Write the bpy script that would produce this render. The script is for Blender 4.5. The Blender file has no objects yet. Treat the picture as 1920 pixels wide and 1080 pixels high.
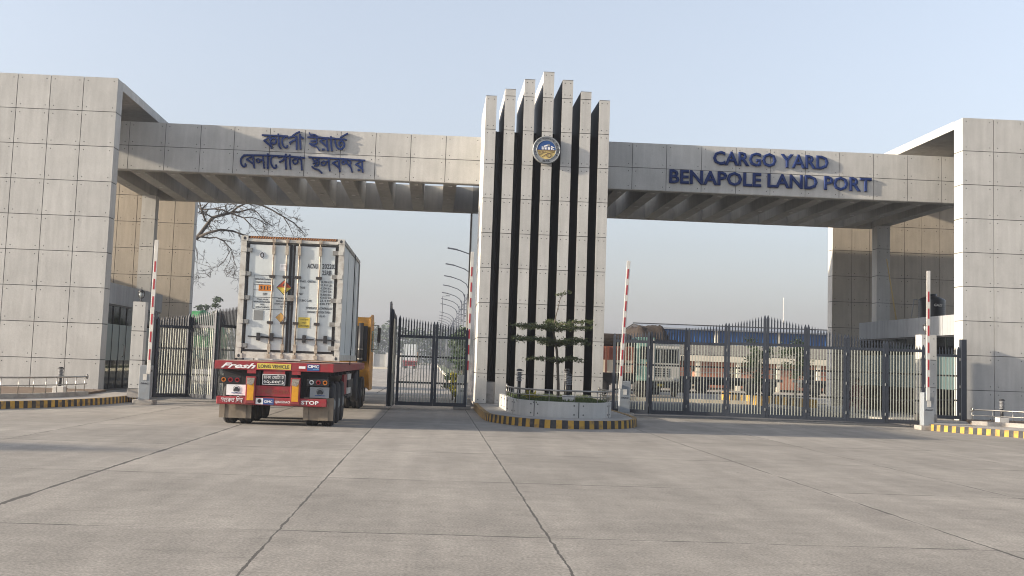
import bpy, bmesh, math, random
from mathutils import Vector, Matrix
R = math.radians
PI = math.pi
sc = bpy.context.scene
col = sc.collection

# ------------------------------------------------------------------ camera
SUN_EL, SUN_AZ = 15.5, 9.0          # height, and angle of the light away from the +X axis
CAM_H = 1.6
cd = bpy.data.cameras.new("camera"); cam = bpy.data.objects.new("camera", cd); col.objects.link(cam)
yaw, pit, rol = R(2.926), R(5.243), R(2.028)
fwd = Vector((math.sin(yaw)*math.cos(pit), math.cos(yaw)*math.cos(pit), math.sin(pit)))
rgt = Vector((math.cos(yaw), -math.sin(yaw), 0)); upv = rgt.cross(fwd)
r2 = math.cos(rol)*rgt + math.sin(rol)*upv; u2 = -math.sin(rol)*rgt + math.cos(rol)*upv
cam.matrix_world = Matrix(((r2.x, u2.x, -fwd.x, 0), (r2.y, u2.y, -fwd.y, 0), (r2.z, u2.z, -fwd.z, CAM_H), (0, 0, 0, 1)))
cd.sensor_width = 36; cd.lens = 2213.2/1920*36
cd.shift_x = (960-933.1)/1920; cd.shift_y = -(540-477.7)/1920
cd.clip_start = .1; cd.clip_end = 4000
sc.camera = cam
# ------------------------------------------------------------------ sky, sun, exposure
w = bpy.data.worlds.new("World"); sc.world = w; w.use_nodes = True; nt = w.node_tree
sk = nt.nodes.new('ShaderNodeTexSky'); sk.sky_type = 'NISHITA'; sk.sun_disc = False
sk.sun_elevation = R(SUN_EL); sk.sun_rotation = R(270-SUN_AZ)
sk.air_density = 1.0; sk.dust_density = 2.6; sk.ozone_density = 1.6
hs = nt.nodes.new('ShaderNodeHueSaturation'); hs.inputs['Saturation'].default_value = .50
tn = nt.nodes.new('ShaderNodeMix'); tn.data_type = 'RGBA'; tn.blend_type = 'MULTIPLY'; tn.inputs[0].default_value = 1; tn.inputs[7].default_value = (.985, .975, .985, 1)
nt.links.new(sk.outputs[0], hs.inputs['Color']); nt.links.new(hs.outputs[0], tn.inputs[6]); tc_ = nt.nodes.new('ShaderNodeTexCoord'); sx_ = nt.nodes.new('ShaderNodeSeparateXYZ'); rp_ = nt.nodes.new('ShaderNodeValToRGB')      # smog dims the sky low down
nt.links.new(tc_.outputs['Generated'], sx_.inputs[0]); nt.links.new(sx_.outputs['Z'], rp_.inputs[0])
rp_.color_ramp.elements[0].position = 0; rp_.color_ramp.elements[0].color = (.75, .735, .775, 1)
rp_.color_ramp.elements[1].position = .30; rp_.color_ramp.elements[1].color = (.97, .98, 1, 1)
e_ = rp_.color_ramp.elements.new(.12); e_.color = (.84, .84, .875, 1)
t2_ = nt.nodes.new('ShaderNodeMix'); t2_.data_type = 'RGBA'; t2_.blend_type = 'MULTIPLY'; t2_.inputs[0].default_value = 1
nt.links.new(tn.outputs[2], t2_.inputs[6]); nt.links.new(rp_.outputs[0], t2_.inputs[7]); nt.links.new(t2_.outputs[2], nt.nodes['Background'].inputs[0]); nt.nodes['Background'].inputs[1].default_value = .118
sl = bpy.data.lights.new("sun", 'SUN'); sl.energy = 3.9; sl.angle = R(1.3); sl.color = (1, .85, .66)
so = bpy.data.objects.new("sun", sl); col.objects.link(so)
sdir = Vector((math.cos(R(SUN_AZ))*math.cos(R(SUN_EL)), math.sin(R(SUN_AZ))*math.cos(R(SUN_EL)), -math.sin(R(SUN_EL))))
so.rotation_euler = sdir.to_track_quat('-Z', 'Y').to_euler(); so.location = (-30, -10, 30)
sc.view_settings.view_transform = 'Standard'; sc.view_settings.look = 'None'
sc.view_settings.exposure = 1.35; sc.view_settings.gamma = 1
sc.cycles.pixel_filter_type = 'BLACKMAN_HARRIS'; sc.cycles.filter_width = 1.05; sc.cycles.volume_bounces = 0; sc.cycles.max_bounces = 8; sc.cycles.transparent_max_bounces = 12
rnd = random.Random(5)

# ------------------------------------------------------------------ materials
MATS = {}
def mat(name, c, rough=.7, metal=0, var=.12, scale=3, bump=0, streak=0, tone=0, fine=0, spec=.5, dirt=None, dirtamt=.5, emit=None):
    if name in MATS: return MATS[name]
    m = bpy.data.materials.new(name); m.use_nodes = True; n = m.node_tree; N = n.nodes; L = n.links
    b = N['Principled BSDF']; b.inputs['Roughness'].default_value = rough; b.inputs['Metallic'].default_value = metal
    b.inputs['Specular IOR Level'].default_value = spec
    tc = N.new('ShaderNodeTexCoord'); geo = N.new('ShaderNodeNewGeometry')
    nz = N.new('ShaderNodeTexNoise'); nz.inputs['Scale'].default_value = scale; nz.inputs['Detail'].default_value = 6; nz.inputs['Roughness'].default_value = .6
    L.new(geo.outputs['Position'], nz.inputs['Vector'])
    mr = N.new('ShaderNodeMapRange'); mr.inputs[1].default_value = .25; mr.inputs[2].default_value = .75
    mr.inputs[3].default_value = 1-var; mr.inputs[4].default_value = 1+var; L.new(nz.outputs['Fac'], mr.inputs[0])
    fac = mr.outputs[0]
    def mul(a, bb):
        q = N.new('ShaderNodeMath'); q.operation = 'MULTIPLY'; L.new(a, q.inputs[0]); L.new(bb, q.inputs[1]); return q.outputs[0]
    if streak:
        mp = N.new('ShaderNodeMapping'); mp.inputs['Scale'].default_value = (5, 5, .45); L.new(geo.outputs['Position'], mp.inputs['Vector'])
        n2 = N.new('ShaderNodeTexNoise'); n2.inputs['Scale'].default_value = 1.3; n2.inputs['Detail'].default_value = 5; L.new(mp.outputs[0], n2.inputs['Vector'])
        m2 = N.new('ShaderNodeMapRange'); m2.inputs[1].default_value = .35; m2.inputs[2].default_value = .7; m2.inputs[3].default_value = 1-streak; m2.inputs[4].default_value = 1+streak*.4
        L.new(n2.outputs['Fac'], m2.inputs[0]); fac = mul(fac, m2.outputs[0])
    if fine:
        n3 = N.new('ShaderNodeTexNoise'); n3.inputs['Scale'].default_value = 45; n3.inputs['Detail'].default_value = 3; L.new(geo.outputs['Position'], n3.inputs['Vector'])
        m3 = N.new('ShaderNodeMapRange'); m3.inputs[1].default_value = .3; m3.inputs[2].default_value = .7; m3.inputs[3].default_value = 1-fine; m3.inputs[4].default_value = 1+fine
        L.new(n3.outputs['Fac'], m3.inputs[0]); fac = mul(fac, m3.outputs[0])
    if tone:
        at = N.new('ShaderNodeAttribute'); at.attribute_name = 'tone'
        m4 = N.new('ShaderNodeMapRange'); m4.inputs[3].default_value = 1-tone; m4.inputs[4].default_value = 1+tone; L.new(at.outputs['Fac'], m4.inputs[0]); fac = mul(fac, m4.outputs[0])
    vm = N.new('ShaderNodeVectorMath'); vm.operation = 'SCALE'; vm.inputs[0].default_value = c[:3]; L.new(fac, vm.inputs['Scale'])
    out = vm.outputs[0]
    if dirt:
        n5 = N.new('ShaderNodeTexNoise'); n5.inputs['Scale'].default_value = scale*.8+1; n5.inputs['Detail'].default_value = 7
        mp = N.new('ShaderNodeMapping'); mp.inputs['Location'].default_value = (7, 3, 5); L.new(geo.outputs['Position'], mp.inputs['Vector']); L.new(mp.outputs[0], n5.inputs['Vector'])
        m5 = N.new('ShaderNodeMapRange'); m5.inputs[1].default_value = .48; m5.inputs[2].default_value = .72; m5.inputs[4].default_value = dirtamt; L.new(n5.outputs['Fac'], m5.inputs[0])
        mx = N.new('ShaderNodeMix'); mx.data_type = 'RGBA'; L.new(m5.outputs[0], mx.inputs[0]); L.new(out, mx.inputs[6]); mx.inputs[7].default_value = (*dirt, 1); out = mx.outputs[2]
    L.new(out, b.inputs['Base Color'])
    if bump:
        bp = N.new('ShaderNodeBump'); bp.inputs['Strength'].default_value = bump; bp.inputs['Distance'].default_value = .02
        n6 = N.new('ShaderNodeTexNoise'); n6.inputs['Scale'].default_value = scale*8; n6.inputs['Detail'].default_value = 5; L.new(geo.outputs['Position'], n6.inputs['Vector'])
        L.new(n6.outputs['Fac'], bp.inputs['Height']); L.new(bp.outputs[0], b.inputs['Normal'])
    MATS[name] = m; return m

CONC = mat('concrete_panel', (.465, .462, .443), .85, var=.10, scale=1.1, bump=.2, streak=.09, tone=.05, fine=.05)
CONCD = mat('concrete_joint', (.10, .10, .10), .9)
CONCR = mat('concrete_raw', (.30, .29, .27), .9, var=.16, scale=1.5, bump=.3, streak=.12)
CONCW = mat('concrete_worn', (.33, .31, .285), .9, var=.2, scale=2.2, bump=.4, dirt=(.12, .10, .08), dirtamt=.6)
BOLT = mat('bolt_recess', (.035, .035, .037), .7)
GUARD = mat('guardhouse_band', (.30, .315, .33), .75, var=.1, scale=1.2, streak=.12, tone=.04)
YEL = mat('kerb_yellow', (.42, .25, .04), .75, var=.2, scale=6, dirt=(.10, .085, .07), dirtamt=.9)
BLK = mat('kerb_black', (.022, .024, .032), .75, var=.2, scale=6, dirt=(.10, .09, .08), dirtamt=.5)
NAVY = mat('gate_navy_steel', (.019, .025, .037), .5, metal=.1, var=.15, scale=4)
BAR = mat('gate_bar_silver', (.31, .325, .29), .5, metal=.15, var=.12, scale=3)
RAILD = mat('gate_rail_black', (.02, .02, .025), .6)
SIGNB = mat('sign_blue', (.009, .026, .115), .65, var=.05, scale=3, spec=.2)
STEEL = mat('stainless_steel', (.30, .29, .27), .35, metal=.9, var=.08, scale=8)
BLACKM = mat('black_metal', (.018, .018, .02), .5)
CABG = mat('cabinet_grey', (.22, .245, .27), .55, var=.07, scale=4, dirt=(.2, .17, .13), dirtamt=.3)
WHITE = mat('white_paint', (.56, .55, .52), .5, var=.06, scale=5, dirt=(.4, .35, .28), dirtamt=.25)
REDR = mat('red_reflector', (.36, .02, .03), .4)
REDT = mat('trailer_red', (.27, .020, .028), .5, var=.22, scale=5, dirt=(.15, .075, .06), dirtamt=.75)
REDD = mat('deck_dusty_red', (.36, .24, .20), .8, var=.2, scale=5)
BOXW = mat('container_white', (.56, .60, .60), .45, var=.05, scale=2.5, streak=.07, dirt=(.36, .33, .28), dirtamt=.22)
BOXF = mat('container_frame', (.50, .49, .45), .55, var=.12, scale=9, dirt=(.20, .14, .09), dirtamt=.5)
RUST = mat('rusty_bar', (.40, .35, .28), .6, metal=.2, var=.25, scale=8, dirt=(.11, .05, .03), dirtamt=.85)
GASK = mat('door_gasket', (.035, .03, .03), .7, var=.2, scale=8)
HINGE = mat('hinge_steel', (.25, .245, .23), .5, metal=.3, var=.2, scale=9, dirt=(.14, .10, .08), dirtamt=.6)
TYRE = mat('tyre_rubber', (.022, .022, .024), .85, var=.25, scale=6, dirt=(.07, .06, .05), dirtamt=.5)
UNDER = mat('chassis_black', (.025, .026, .03), .6, var=.2)
FLAP = mat('mudflap_dusty', (.20, .165, .125), .85, var=.25, scale=4, dirt=(.09, .08, .06), dirtamt=.6)
INK = mat('black_lettering', (.025, .028, .035), .6)
INKW = mat('white_lettering', (.75, .75, .75), .6)
INKG = mat('faded_gold_lettering', (.22, .06, .03), .7)
CABY = mat('cab_yellow', (.42, .20, .02), .45, var=.1, scale=3, dirt=(.2, .12, .05), dirtamt=.4)
GLASSD = mat('dark_glass', (.012, .016, .02), .06, var=0)
ORNG = mat('orange_plate', (.50, .17, .02), .55, var=.1)
YELS = mat('yellow_sticker', (.62, .48, .08), .55, var=.08)
REDO = mat('placard_orange_red', (.42, .07, .03), .55)
PLATE = mat('grey_plate', (.20, .21, .21), .5)
ORANGEL = mat('amber_lens', (.50, .15, .02), .3)
REDL = mat('red_lens', (.28, .015, .02), .3)
WLENS = mat('clear_lens', (.5, .52, .55), .25)
PYEL = mat('post_yellow', (.60, .28, .01), .5, var=.2, scale=9)
BLUES = mat('blue_sticker', (.03, .07, .22), .5)
CORE = mat('tower_black_glass', (.010, .011, .016), .15, var=.1)
TRUNK = mat('bark_grey', (.09, .075, .06), .9, var=.3, scale=8, bump=.5)
BARKD = mat('bark_dark', (.05, .042, .036), .9, var=.3, scale=5)
SOIL = mat('soil', (.13, .09, .06), .95, var=.35, scale=6, bump=.5)
BLUE = mat('shed_blue', (.015, .09, .27), .55, var=.1, scale=.6, streak=.12)
ROOFG = mat('shed_roof', (.24, .26, .29), .5, var=.06, scale=.5)
BRICK = mat('red_wall', (.36, .15, .09), .85, var=.2, scale=2)
CREAM = mat('cream_paint', (.62, .57, .46), .7, var=.1, scale=1)
ASB = mat('corrugated_grey', (.12, .115, .105), .9, spec=.03, var=.45, scale=2.5)
TARP = mat('tarpaulin_grey', (.045, .037, .032), .9, spec=.05, var=.35, scale=2.5, bump=.8)
TARPG = mat('tarpaulin_green', (.045, .20, .07), .6, var=.4, scale=2, bump=.8)
TANK = mat('tank_black', (.016, .017, .02), .35)
LAMP = mat('lamp_grey', (.07, .08, .10), .5)
MAROON = mat('chair_maroon', (.10, .02, .03), .4)
SKIN = mat('skin_brown', (.16, .085, .055), .6)
CLOTH = mat('cloth_dark', (.03, .033, .04), .9)
CLOTHM = mat('cloth_maroon', (.09, .03, .03), .9)
HAIR = mat('hair_black', (.012, .01, .01), .6)
BRASS = mat('bamboo_yellow', (.50, .38, .18), .6)
FINSHADE = mat('fin_painted_shade', (.022, .023, .030), .5, var=.2, scale=1.5)  # near-black tone standing in for the deep shade between the fins
CONCT = mat('concrete_tan', (.45, .40, .33), .85, var=.10, scale=1.1, bump=.2, streak=.09, tone=.05, fine=.05)
RIBM = mat('beam_soffit', (.42, .405, .37), .9, var=.14, scale=1.4, streak=.1)

def leafmat(name, c, c2):
    m = bpy.data.materials.new(name); m.use_nodes = True; N = m.node_tree.nodes; L = m.node_tree.links
    b = N['Principled BSDF']; b.inputs['Roughness'].default_value = .55; b.inputs['Specular IOR Level'].default_value = .3
    g = N.new('ShaderNodeNewGeometry'); mx = N.new('ShaderNodeMix'); mx.data_type = 'RGBA'
    L.new(g.outputs['Random Per Island'], mx.inputs[0]); mx.inputs[6].default_value = (*c, 1); mx.inputs[7].default_value = (*c2, 1)
    L.new(mx.outputs[2], b.inputs['Base Color'])
    tr = N.new('ShaderNodeBsdfTranslucent'); L.new(mx.outputs[2], tr.inputs['Color'])
    ms = N.new('ShaderNodeMixShader'); ms.inputs[0].default_value = .25
    L.new(b.outputs[0], ms.inputs[1]); L.new(tr.outputs[0], ms.inputs[2]); L.new(ms.outputs[0], N['Material Output'].inputs[0])
    return m
LEAF = leafmat('leaf_green', (.035, .055, .022), (.085, .10, .035))
LEAFD = leafmat('leaf_dark', (.022, .042, .022), (.055, .085, .035))
LEAFY = leafmat('leaf_variegated', (.10, .14, .02), (.42, .34, .04))
LEAFF = leafmat('leaf_far', (.025, .05, .025), (.06, .09, .04))
GRASSM = leafmat('grass_blade', (.03, .055, .018), (.08, .11, .03))

def glassmat(name, tint, mixv):
    m = bpy.data.materials.new(name); m.use_nodes = True; N = m.node_tree.nodes; L = m.node_tree.links
    N.remove(N['Principled BSDF'])
    gl = N.new('ShaderNodeBsdfGlossy'); gl.inputs['Roughness'].default_value = .03; gl.inputs['Color'].default_value = (.8, .85, .85, 1)
    tr = N.new('ShaderNodeBsdfTransparent'); tr.inputs['Color'].default_value = (*tint, 1)
    lw = N.new('ShaderNodeLayerWeight'); lw.inputs['Blend'].default_value = mixv
    ms = N.new('ShaderNodeMixShader'); L.new(lw.outputs['Fresnel'], ms.inputs[0]); L.new(tr.outputs[0], ms.inputs[1]); L.new(gl.outputs[0], ms.inputs[2])
    L.new(ms.outputs[0], N['Material Output'].inputs[0]); return m
GLASS = glassmat('tinted_glass', (.42, .50, .49), .14)
FROST = mat('frosted_film', (.075, .125, .13), .35, var=.05)

def pavement_mat(name, c, xj, y0, dy, jw=.022, seed=0):
    m = bpy.data.materials.new(name); m.use_nodes = True; n = m.node_tree; N = n.nodes; L = n.links
    b = N['Principled BSDF']; b.inputs['Roughness'].default_value = .86; b.inputs['Specular IOR Level'].default_value = .35
    geo = N.new('ShaderNodeNewGeometry'); sp = N.new('ShaderNodeSeparateXYZ'); L.new(geo.outputs['Position'], sp.inputs[0])
    def M(op, a, bb=None, cc=None):
        q = N.new('ShaderNodeMath'); q.operation = op
        for i, v in enumerate((a, bb, cc)):
            if v is None: continue
            if isinstance(v, (int, float)): q.inputs[i].default_value = v
            else: L.new(v, q.inputs[i])
        return q.outputs[0]
    def noise(scale, det=5, sx=1, sy=1, ro=.6, off=0):
        mp = N.new('ShaderNodeMapping'); mp.inputs['Scale'].default_value = (sx, sy, 1); mp.inputs['Location'].default_value = (off+seed, off, 0)
        L.new(geo.outputs['Position'], mp.inputs['Vector'])
        t = N.new('ShaderNodeTexNoise'); t.inputs['Scale'].default_value = scale; t.inputs['Detail'].default_value = det; t.inputs['Roughness'].default_value = ro
        L.new(mp.outputs[0], t.inputs['Vector']); return t.outputs['Fac']
    def rng(a, lo, hi, o0, o1):
        q = N.new('ShaderNodeMapRange'); L.new(a, q.inputs[0])
        for i, v in enumerate((lo, hi, o0, o1)): q.inputs[i+1].default_value = v
        return q.outputs[0]
    wob = M('MULTIPLY', M('SUBTRACT', noise(3.0, 8, ro=.7), .5), .08)
    wfine = noise(.9, 3, off=11)
    jx = None
    for x, wd in xj:
        d = M('ABSOLUTE', M('ADD', M('SUBTRACT', sp.outputs[0], x), wob))
        v = M('LESS_THAN', d, M('MULTIPLY', rng(wfine, .3, .7, .25, 1.5), wd))
        jx = v if jx is None else M('MAXIMUM', jx, v)
    wob2 = M('MULTIPLY', M('SUBTRACT', noise(1.2, 6, ro=.65, off=5), .5), .12)
    yy = M('ADD', M('SUBTRACT', sp.outputs[1], y0), wob2)
    fy = M('ABSOLUTE', M('SUBTRACT', M('FRACT', M('ADD', M('DIVIDE', yy, dy), .5)), .5))
    jy = M('LESS_THAN', M('MULTIPLY', fy, dy), M('MULTIPLY', rng(noise(.7, 3, off=23), .35, .68, .12, 1.5), jw))
    j = M('MAXIMUM', jx, jy)
    halo = M('LESS_THAN', M('MULTIPLY', fy, dy), M('MULTIPLY', rng(noise(2.2, 6, off=52, ro=.7), .45, .7, 0, 1), .11))
    for x, wd in xj:
        halo = M('MAXIMUM', halo, M('LESS_THAN', M('ABSOLUTE', M('SUBTRACT', sp.outputs[0], x)), M('MULTIPLY', rng(noise(2.2, 6, off=52, ro=.7), .45, .7, 0, 1), .12)))
    # each slab has its own tone
    cy = M('FLOOR', M('DIVIDE', yy, dy)); cx = None
    for x, wd in xj:
        g = M('GREATER_THAN', sp.outputs[0], x); cx = g if cx is None else M('ADD', cx, g)
    cmb = N.new('ShaderNodeCombineXYZ'); L.new(cx, cmb.inputs[0]); L.new(cy, cmb.inputs[1])
    wn = N.new('ShaderNodeTexWhiteNoise'); wn.noise_dimensions = '2D'; L.new(cmb.outputs[0], wn.inputs['Vector'])
    t = rng(wn.outputs['Value'], 0, 1, .91, 1.08)
    t = M('MULTIPLY', t, rng(noise(.35, 6, off=2), .38, .62, .89, 1.08))
    t = M('MULTIPLY', t, rng(noise(1.1, 5, sx=1.8, sy=.16, off=31), .42, .64, .89, 1.04))      # wheel tracks
    t = M('MULTIPLY', t, rng(noise(2.4, 6, off=8), .40, .62, .93, 1.06))
    t = M('MULTIPLY', t, rng(noise(38, 3, off=3), .36, .64, .74, 1.22))
    t = M('MULTIPLY', t, rng(noise(60, 2, sx=.35, sy=1.6, off=17), .62, .80, 1, .80))
    spot = rng(noise(7, 2, off=41), .74, .78, 1, .55); t = M('MULTIPLY', t, spot)
    t = M('MULTIPLY', t, rng(halo, 0, 1, 1, 1.12))
    t = M('MULTIPLY', t, rng(noise(3.2, 6, sx=.35, sy=2.2, off=91, ro=.75), .55, .66, 1, .84))
    t = M('MULTIPLY', t, rng(noise(17, 3, off=101, ro=.6), .70, .76, 1, .62))
    oil = rng(noise(.55, 7, off=63, ro=.72), .58, .70, 1, .84); t = M('MULTIPLY', t, oil)
    t = M('MULTIPLY', t, rng(noise(14, 5, sx=.5, sy=1.5, off=71, ro=.75), .54, .66, 1, 1.18))
    vm = N.new('ShaderNodeVectorMath'); vm.operation = 'SCALE'; vm.inputs[0].default_value = c; L.new(t, vm.inputs['Scale'])
    mx = N.new('ShaderNodeMix'); mx.data_type = 'RGBA'; L.new(j, mx.inputs[0]); L.new(vm.outputs[0], mx.inputs[6]); mx.inputs[7].default_value = (.075, .07, .064, 1)
    L.new(mx.outputs[2], b.inputs['Base Color'])
    bp = N.new('ShaderNodeBump'); bp.inputs['Strength'].default_value = .45; bp.inputs['Distance'].default_value = .012
    h = M('SUBTRACT', M('ADD', M('MULTIPLY', noise(38, 3, off=3), .6), M('MULTIPLY', noise(5, 5, off=9), .8)), M('MULTIPLY', j, 1.2)); L.new(h, bp.inputs['Height'])
    L.new(bp.outputs[0], b.inputs['Normal']); return m

# ------------------------------------------------------------------ mesh builder
class MB:
    def __init__(s): s.v = []; s.f = []; s.m = []; s.t = []; s.sm = []; s.mats = []
    def mi(s, m):
        if m not in s.mats: s.mats.append(m)
        return s.mats.index(m)
    def face(s, idx, m, tone=.5, smooth=False):
        s.f.append(tuple(idx)); s.m.append(s.mi(m)); s.t.append(tone); s.sm.append(smooth)
    def poly(s, pts, m, tone=.5):
        b = len(s.v); s.v += [tuple(p) for p in pts]; s.face(range(b, b+len(pts)), m, tone)
    def hexa(s, P, m, tone=.5):   # 8 pts: bottom 4 ccw, top 4 ccw
        b = len(s.v); s.v += [tuple(p) for p in P]
        for q in ((3, 2, 1, 0), (4, 5, 6, 7), (0, 1, 5, 4), (1, 2, 6, 5), (2, 3, 7, 6), (3, 0, 4, 7)): s.face([b+i for i in q], m, tone)
    def box(s, x0, x1, y0, y1, z0, z1, m, tone=.5):
        s.hexa([(x0, y0, z0), (x1, y0, z0), (x1, y1, z0), (x0, y1, z0), (x0, y0, z1), (x1, y0, z1), (x1, y1, z1), (x0, y1, z1)], m, tone)
    def obox(s, c, ax, ay, az, m, tone=.5):     # centre and three half-axis vectors
        c, ax, ay, az = map(Vector, (c, ax, ay, az))
        s.hexa([c-ax-ay-az, c+ax-ay-az, c+ax+ay-az, c-ax+ay-az, c-ax-ay+az, c+ax-ay+az, c+ax+ay+az, c-ax+ay+az], m, tone)
    def beam(s, p, q, wx, wz, m, tone=.5, up=(0, 0, 1)):
        p, q = Vector(p), Vector(q); d = q-p; l = d.length; d.normalize(); u = Vector(up)
        if abs(d.dot(u)) > .99: u = Vector((0, 1, 0))
        sd = d.cross(u).normalized(); uu = sd.cross(d)
        s.obox((p+q)/2, d*l/2, sd*wx/2, uu*wz/2, m, tone)
    def tube(s, pts, r, m, n=8, cap=True, tone=.5):
        pts = [Vector(p) for p in pts]
        if isinstance(r, (int, float)): r = [r]*len(pts)
        b = len(s.v); prev = None
        for i, p in enumerate(pts):
            d = (pts[min(i+1, len(pts)-1)]-pts[max(i-1, 0)]).normalized()
            if prev is None: a = d.orthogonal().normalized()
            else: a = (prev-d*prev.dot(d)).normalized() if (prev-d*prev.dot(d)).length > 1e-4 else d.orthogonal().normalized()
            prev = a; c = d.cross(a)
            for k in range(n):
                t = 2*PI*k/n; s.v.append(tuple(p+(a*math.cos(t)+c*math.sin(t))*r[i]))
        for i in range(len(pts)-1):
            for k in range(n):
                s.face([b+i*n+k, b+i*n+(k+1) % n, b+(i+1)*n+(k+1) % n, b+(i+1)*n+k], m, tone, n > 4)
        if cap:
            s.face([b+k for k in range(n)][::-1], m, tone); s.face([b+(len(pts)-1)*n+k for k in range(n)], m, tone)
    def lathe(s, prof, c, m, n=20, axis='z'):
        b = len(s.v); c = Vector(c)
        for r, z in prof:
            for k in range(n):
                t = 2*PI*k/n; a, d = r*math.cos(t), r*math.sin(t)
                q = {'z': (a, d, z), 'y': (a, z, d), 'x': (z, a, d)}[axis]; s.v.append(tuple(c+Vector(q)))
        for i in range(len(prof)-1):
            for k in range(n):
                q = [b+i*n+k, b+i*n+(k+1) % n, b+(i+1)*n+(k+1) % n, b+(i+1)*n+k]
                s.face(q if axis != 'y' else q[::-1], m, .5, True)
        s.face([b+k for k in range(n)][::-1], m); s.face([b+(len(prof)-1)*n+k for k in range(n)], m)
    def prism(s, pts2, z0, z1, m, mtop=None):
        n = len(pts2); b = len(s.v); s.v += [(x, y, z0) for x, y in pts2]+[(x, y, z1) for x, y in pts2]
        for k in range(n): s.face([b+k, b+(k+1) % n, b+n+(k+1) % n, b+n+k], m)
        s.face([b+n+k for k in range(n)], mtop or m); s.face([b+k for k in range(n)][::-1], m)
    def xzprism(s, pts, y0, y1, m):     # outline in the x-z plane
        n = len(pts); b = len(s.v); s.v += [(x, y0, z) for x, z in pts]+[(x, y1, z) for x, z in pts]
        for k in range(n): s.face([b+k, b+(k+1) % n, b+n+(k+1) % n, b+n+k], m)
        s.face([b+k for k in range(n)], m); s.face([b+n+k for k in range(n)][::-1], m)
    def disc(s, c, r, m, n=24, y=True, arc=(0, 2*PI)):
        pts = []
        for k in range(n+(0 if arc[1]-arc[0] > 6.28 else 1)):
            t = arc[0]+(arc[1]-arc[0])*k/n; pts.append((c[0]+r*math.cos(t), c[1], c[2]+r*math.sin(t)))
        s.poly(pts, m)
    def build(s, name, parent=None, bevel=0, weld=False):
        off = Vector((0, 0, 0)); p = parent
        while p is not None: off += p.location; p = p.parent
        me = bpy.data.meshes.new(name); me.from_pydata([tuple(Vector(v)-off) for v in s.v], [], s.f)
        for m in s.mats: me.materials.append(m)
        me.polygons.foreach_set('material_index', s.m); me.polygons.foreach_set('use_smooth', s.sm)
        a = me.attributes.new('tone', 'FLOAT', 'FACE'); a.data.foreach_set('value', s.t)
        me.update()
        o = bpy.data.objects.new(name, me); col.objects.link(o); o.parent = parent
        if bevel:
            bv = o.modifiers.new('bevel', 'BEVEL'); bv.width = bevel; bv.segments = 2; bv.limit_method = 'ANGLE'
        return o

def tag(o, label=None, cat=None, group=None, kind=None):
    if label: o['label'] = label
    if cat: o['category'] = cat
    if group: o['group'] = group
    if kind: o['kind'] = kind
    return o
def thing(name, loc, label, cat, group=None):
    o = bpy.data.objects.new(name, None); col.objects.link(o); o.location = loc; o.empty_display_size = .3
    return tag(o, label, cat, group)
def copy_tree(o, loc=None, rotz=None, label=None, parent=None):
    c = o.copy(); col.objects.link(c); c.parent = parent
    for ch in list(o.children): copy_tree(ch, parent=c)
    if loc is not None: c.location = loc
    if rotz is not None: c.rotation_euler = (0, 0, rotz)
    if label: c['label'] = label
    return c

# text: outlines become solid lettering in the plane facing -Y
def text_mb(mb, s, x, y, z, h, m, width=None, depth=.004, bold=0, slant=0, align='L', rot=None, center=None, sx=None, cap=.73):
    cu = bpy.data.curves.new('t', 'FONT'); cu.body = s; cu.size = 1; cu.shear = slant; cu.resolution_u = 2; cu.fill_mode = 'BOTH'
    cu.extrude = .01
    if bold: cu.bevel_depth = bold; cu.bevel_resolution = 0
    o = bpy.data.objects.new('t', cu); col.objects.link(o); dg = bpy.context.evaluated_depsgraph_get(); dg.update()
    me = bpy.data.meshes.new_from_object(o.evaluated_get(dg))
    col.objects.unlink(o)
    if not me.vertices: return
    xs = [v.co.x for v in me.vertices]; x0, x1 = min(xs), max(xs); zz = [v.co.z for v in me.vertices]; zm, zn = max(zz), min(zz)
    k = h/cap; kx = k if width is None else width/(x1-x0)
    if sx: kx = k*sx
    W = (x1-x0)*kx; ox = {'L': 0, 'C': -W/2, 'R': -W}[align]
    b = len(mb.v); c, sn = (math.cos(rot), math.sin(rot)) if rot is not None else (1, 0)
    for v in me.vertices:
        a, d = (v.co.x-x0)*kx+ox, v.co.y*k; mb.v.append((x+a*c-d*sn, y+(zm-v.co.z)/(zm-zn)*depth, z+a*sn+d*c))
    for p in me.polygons: mb.face([b+i for i in p.vertices], m)
    bpy.data.curves.remove(cu); bpy.data.meshes.remove(me)
    return W
def split_build(mb, name, parent, by_x=False):
    """each loose piece (or each letter) of a builder becomes an object of its own"""
    n = len(mb.v); par = list(range(n))
    def find(a):
        while par[a] != a: par[a] = par[par[a]]; a = par[a]
        return a
    for f in mb.f:
        r0 = find(f[0])
        for q in f[1:]: par[find(q)] = r0
    gr = {}
    for i, f in enumerate(mb.f): gr.setdefault(find(f[0]), []).append(i)
    G = list(gr.values())
    if by_x:
        R_ = []
        for g in G: xx = [mb.v[q][0] for i in g for q in mb.f[i]]; R_.append([min(xx), max(xx), g])
        R_.sort(key=lambda r: r[0]-r[1]); M_ = []
        for a, b, g in R_:
            for r in M_:
                if r[0] <= (a+b)/2 <= r[1]: r[2] = r[2]+g; break
            else: M_.append([a, b, g])
        G = [r[2] for r in sorted(M_, key=lambda r: r[0])]
    out = []
    for g in G:
        nb_ = MB(); mp = {}
        for i in g:
            for q in mb.f[i]:
                if q not in mp: mp[q] = len(nb_.v); nb_.v.append(mb.v[q])
            nb_.face([mp[q] for q in mb.f[i]], mb.mats[mb.m[i]], mb.t[i], mb.sm[i])
        out.append(nb_.build(name, parent))
    return out

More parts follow.
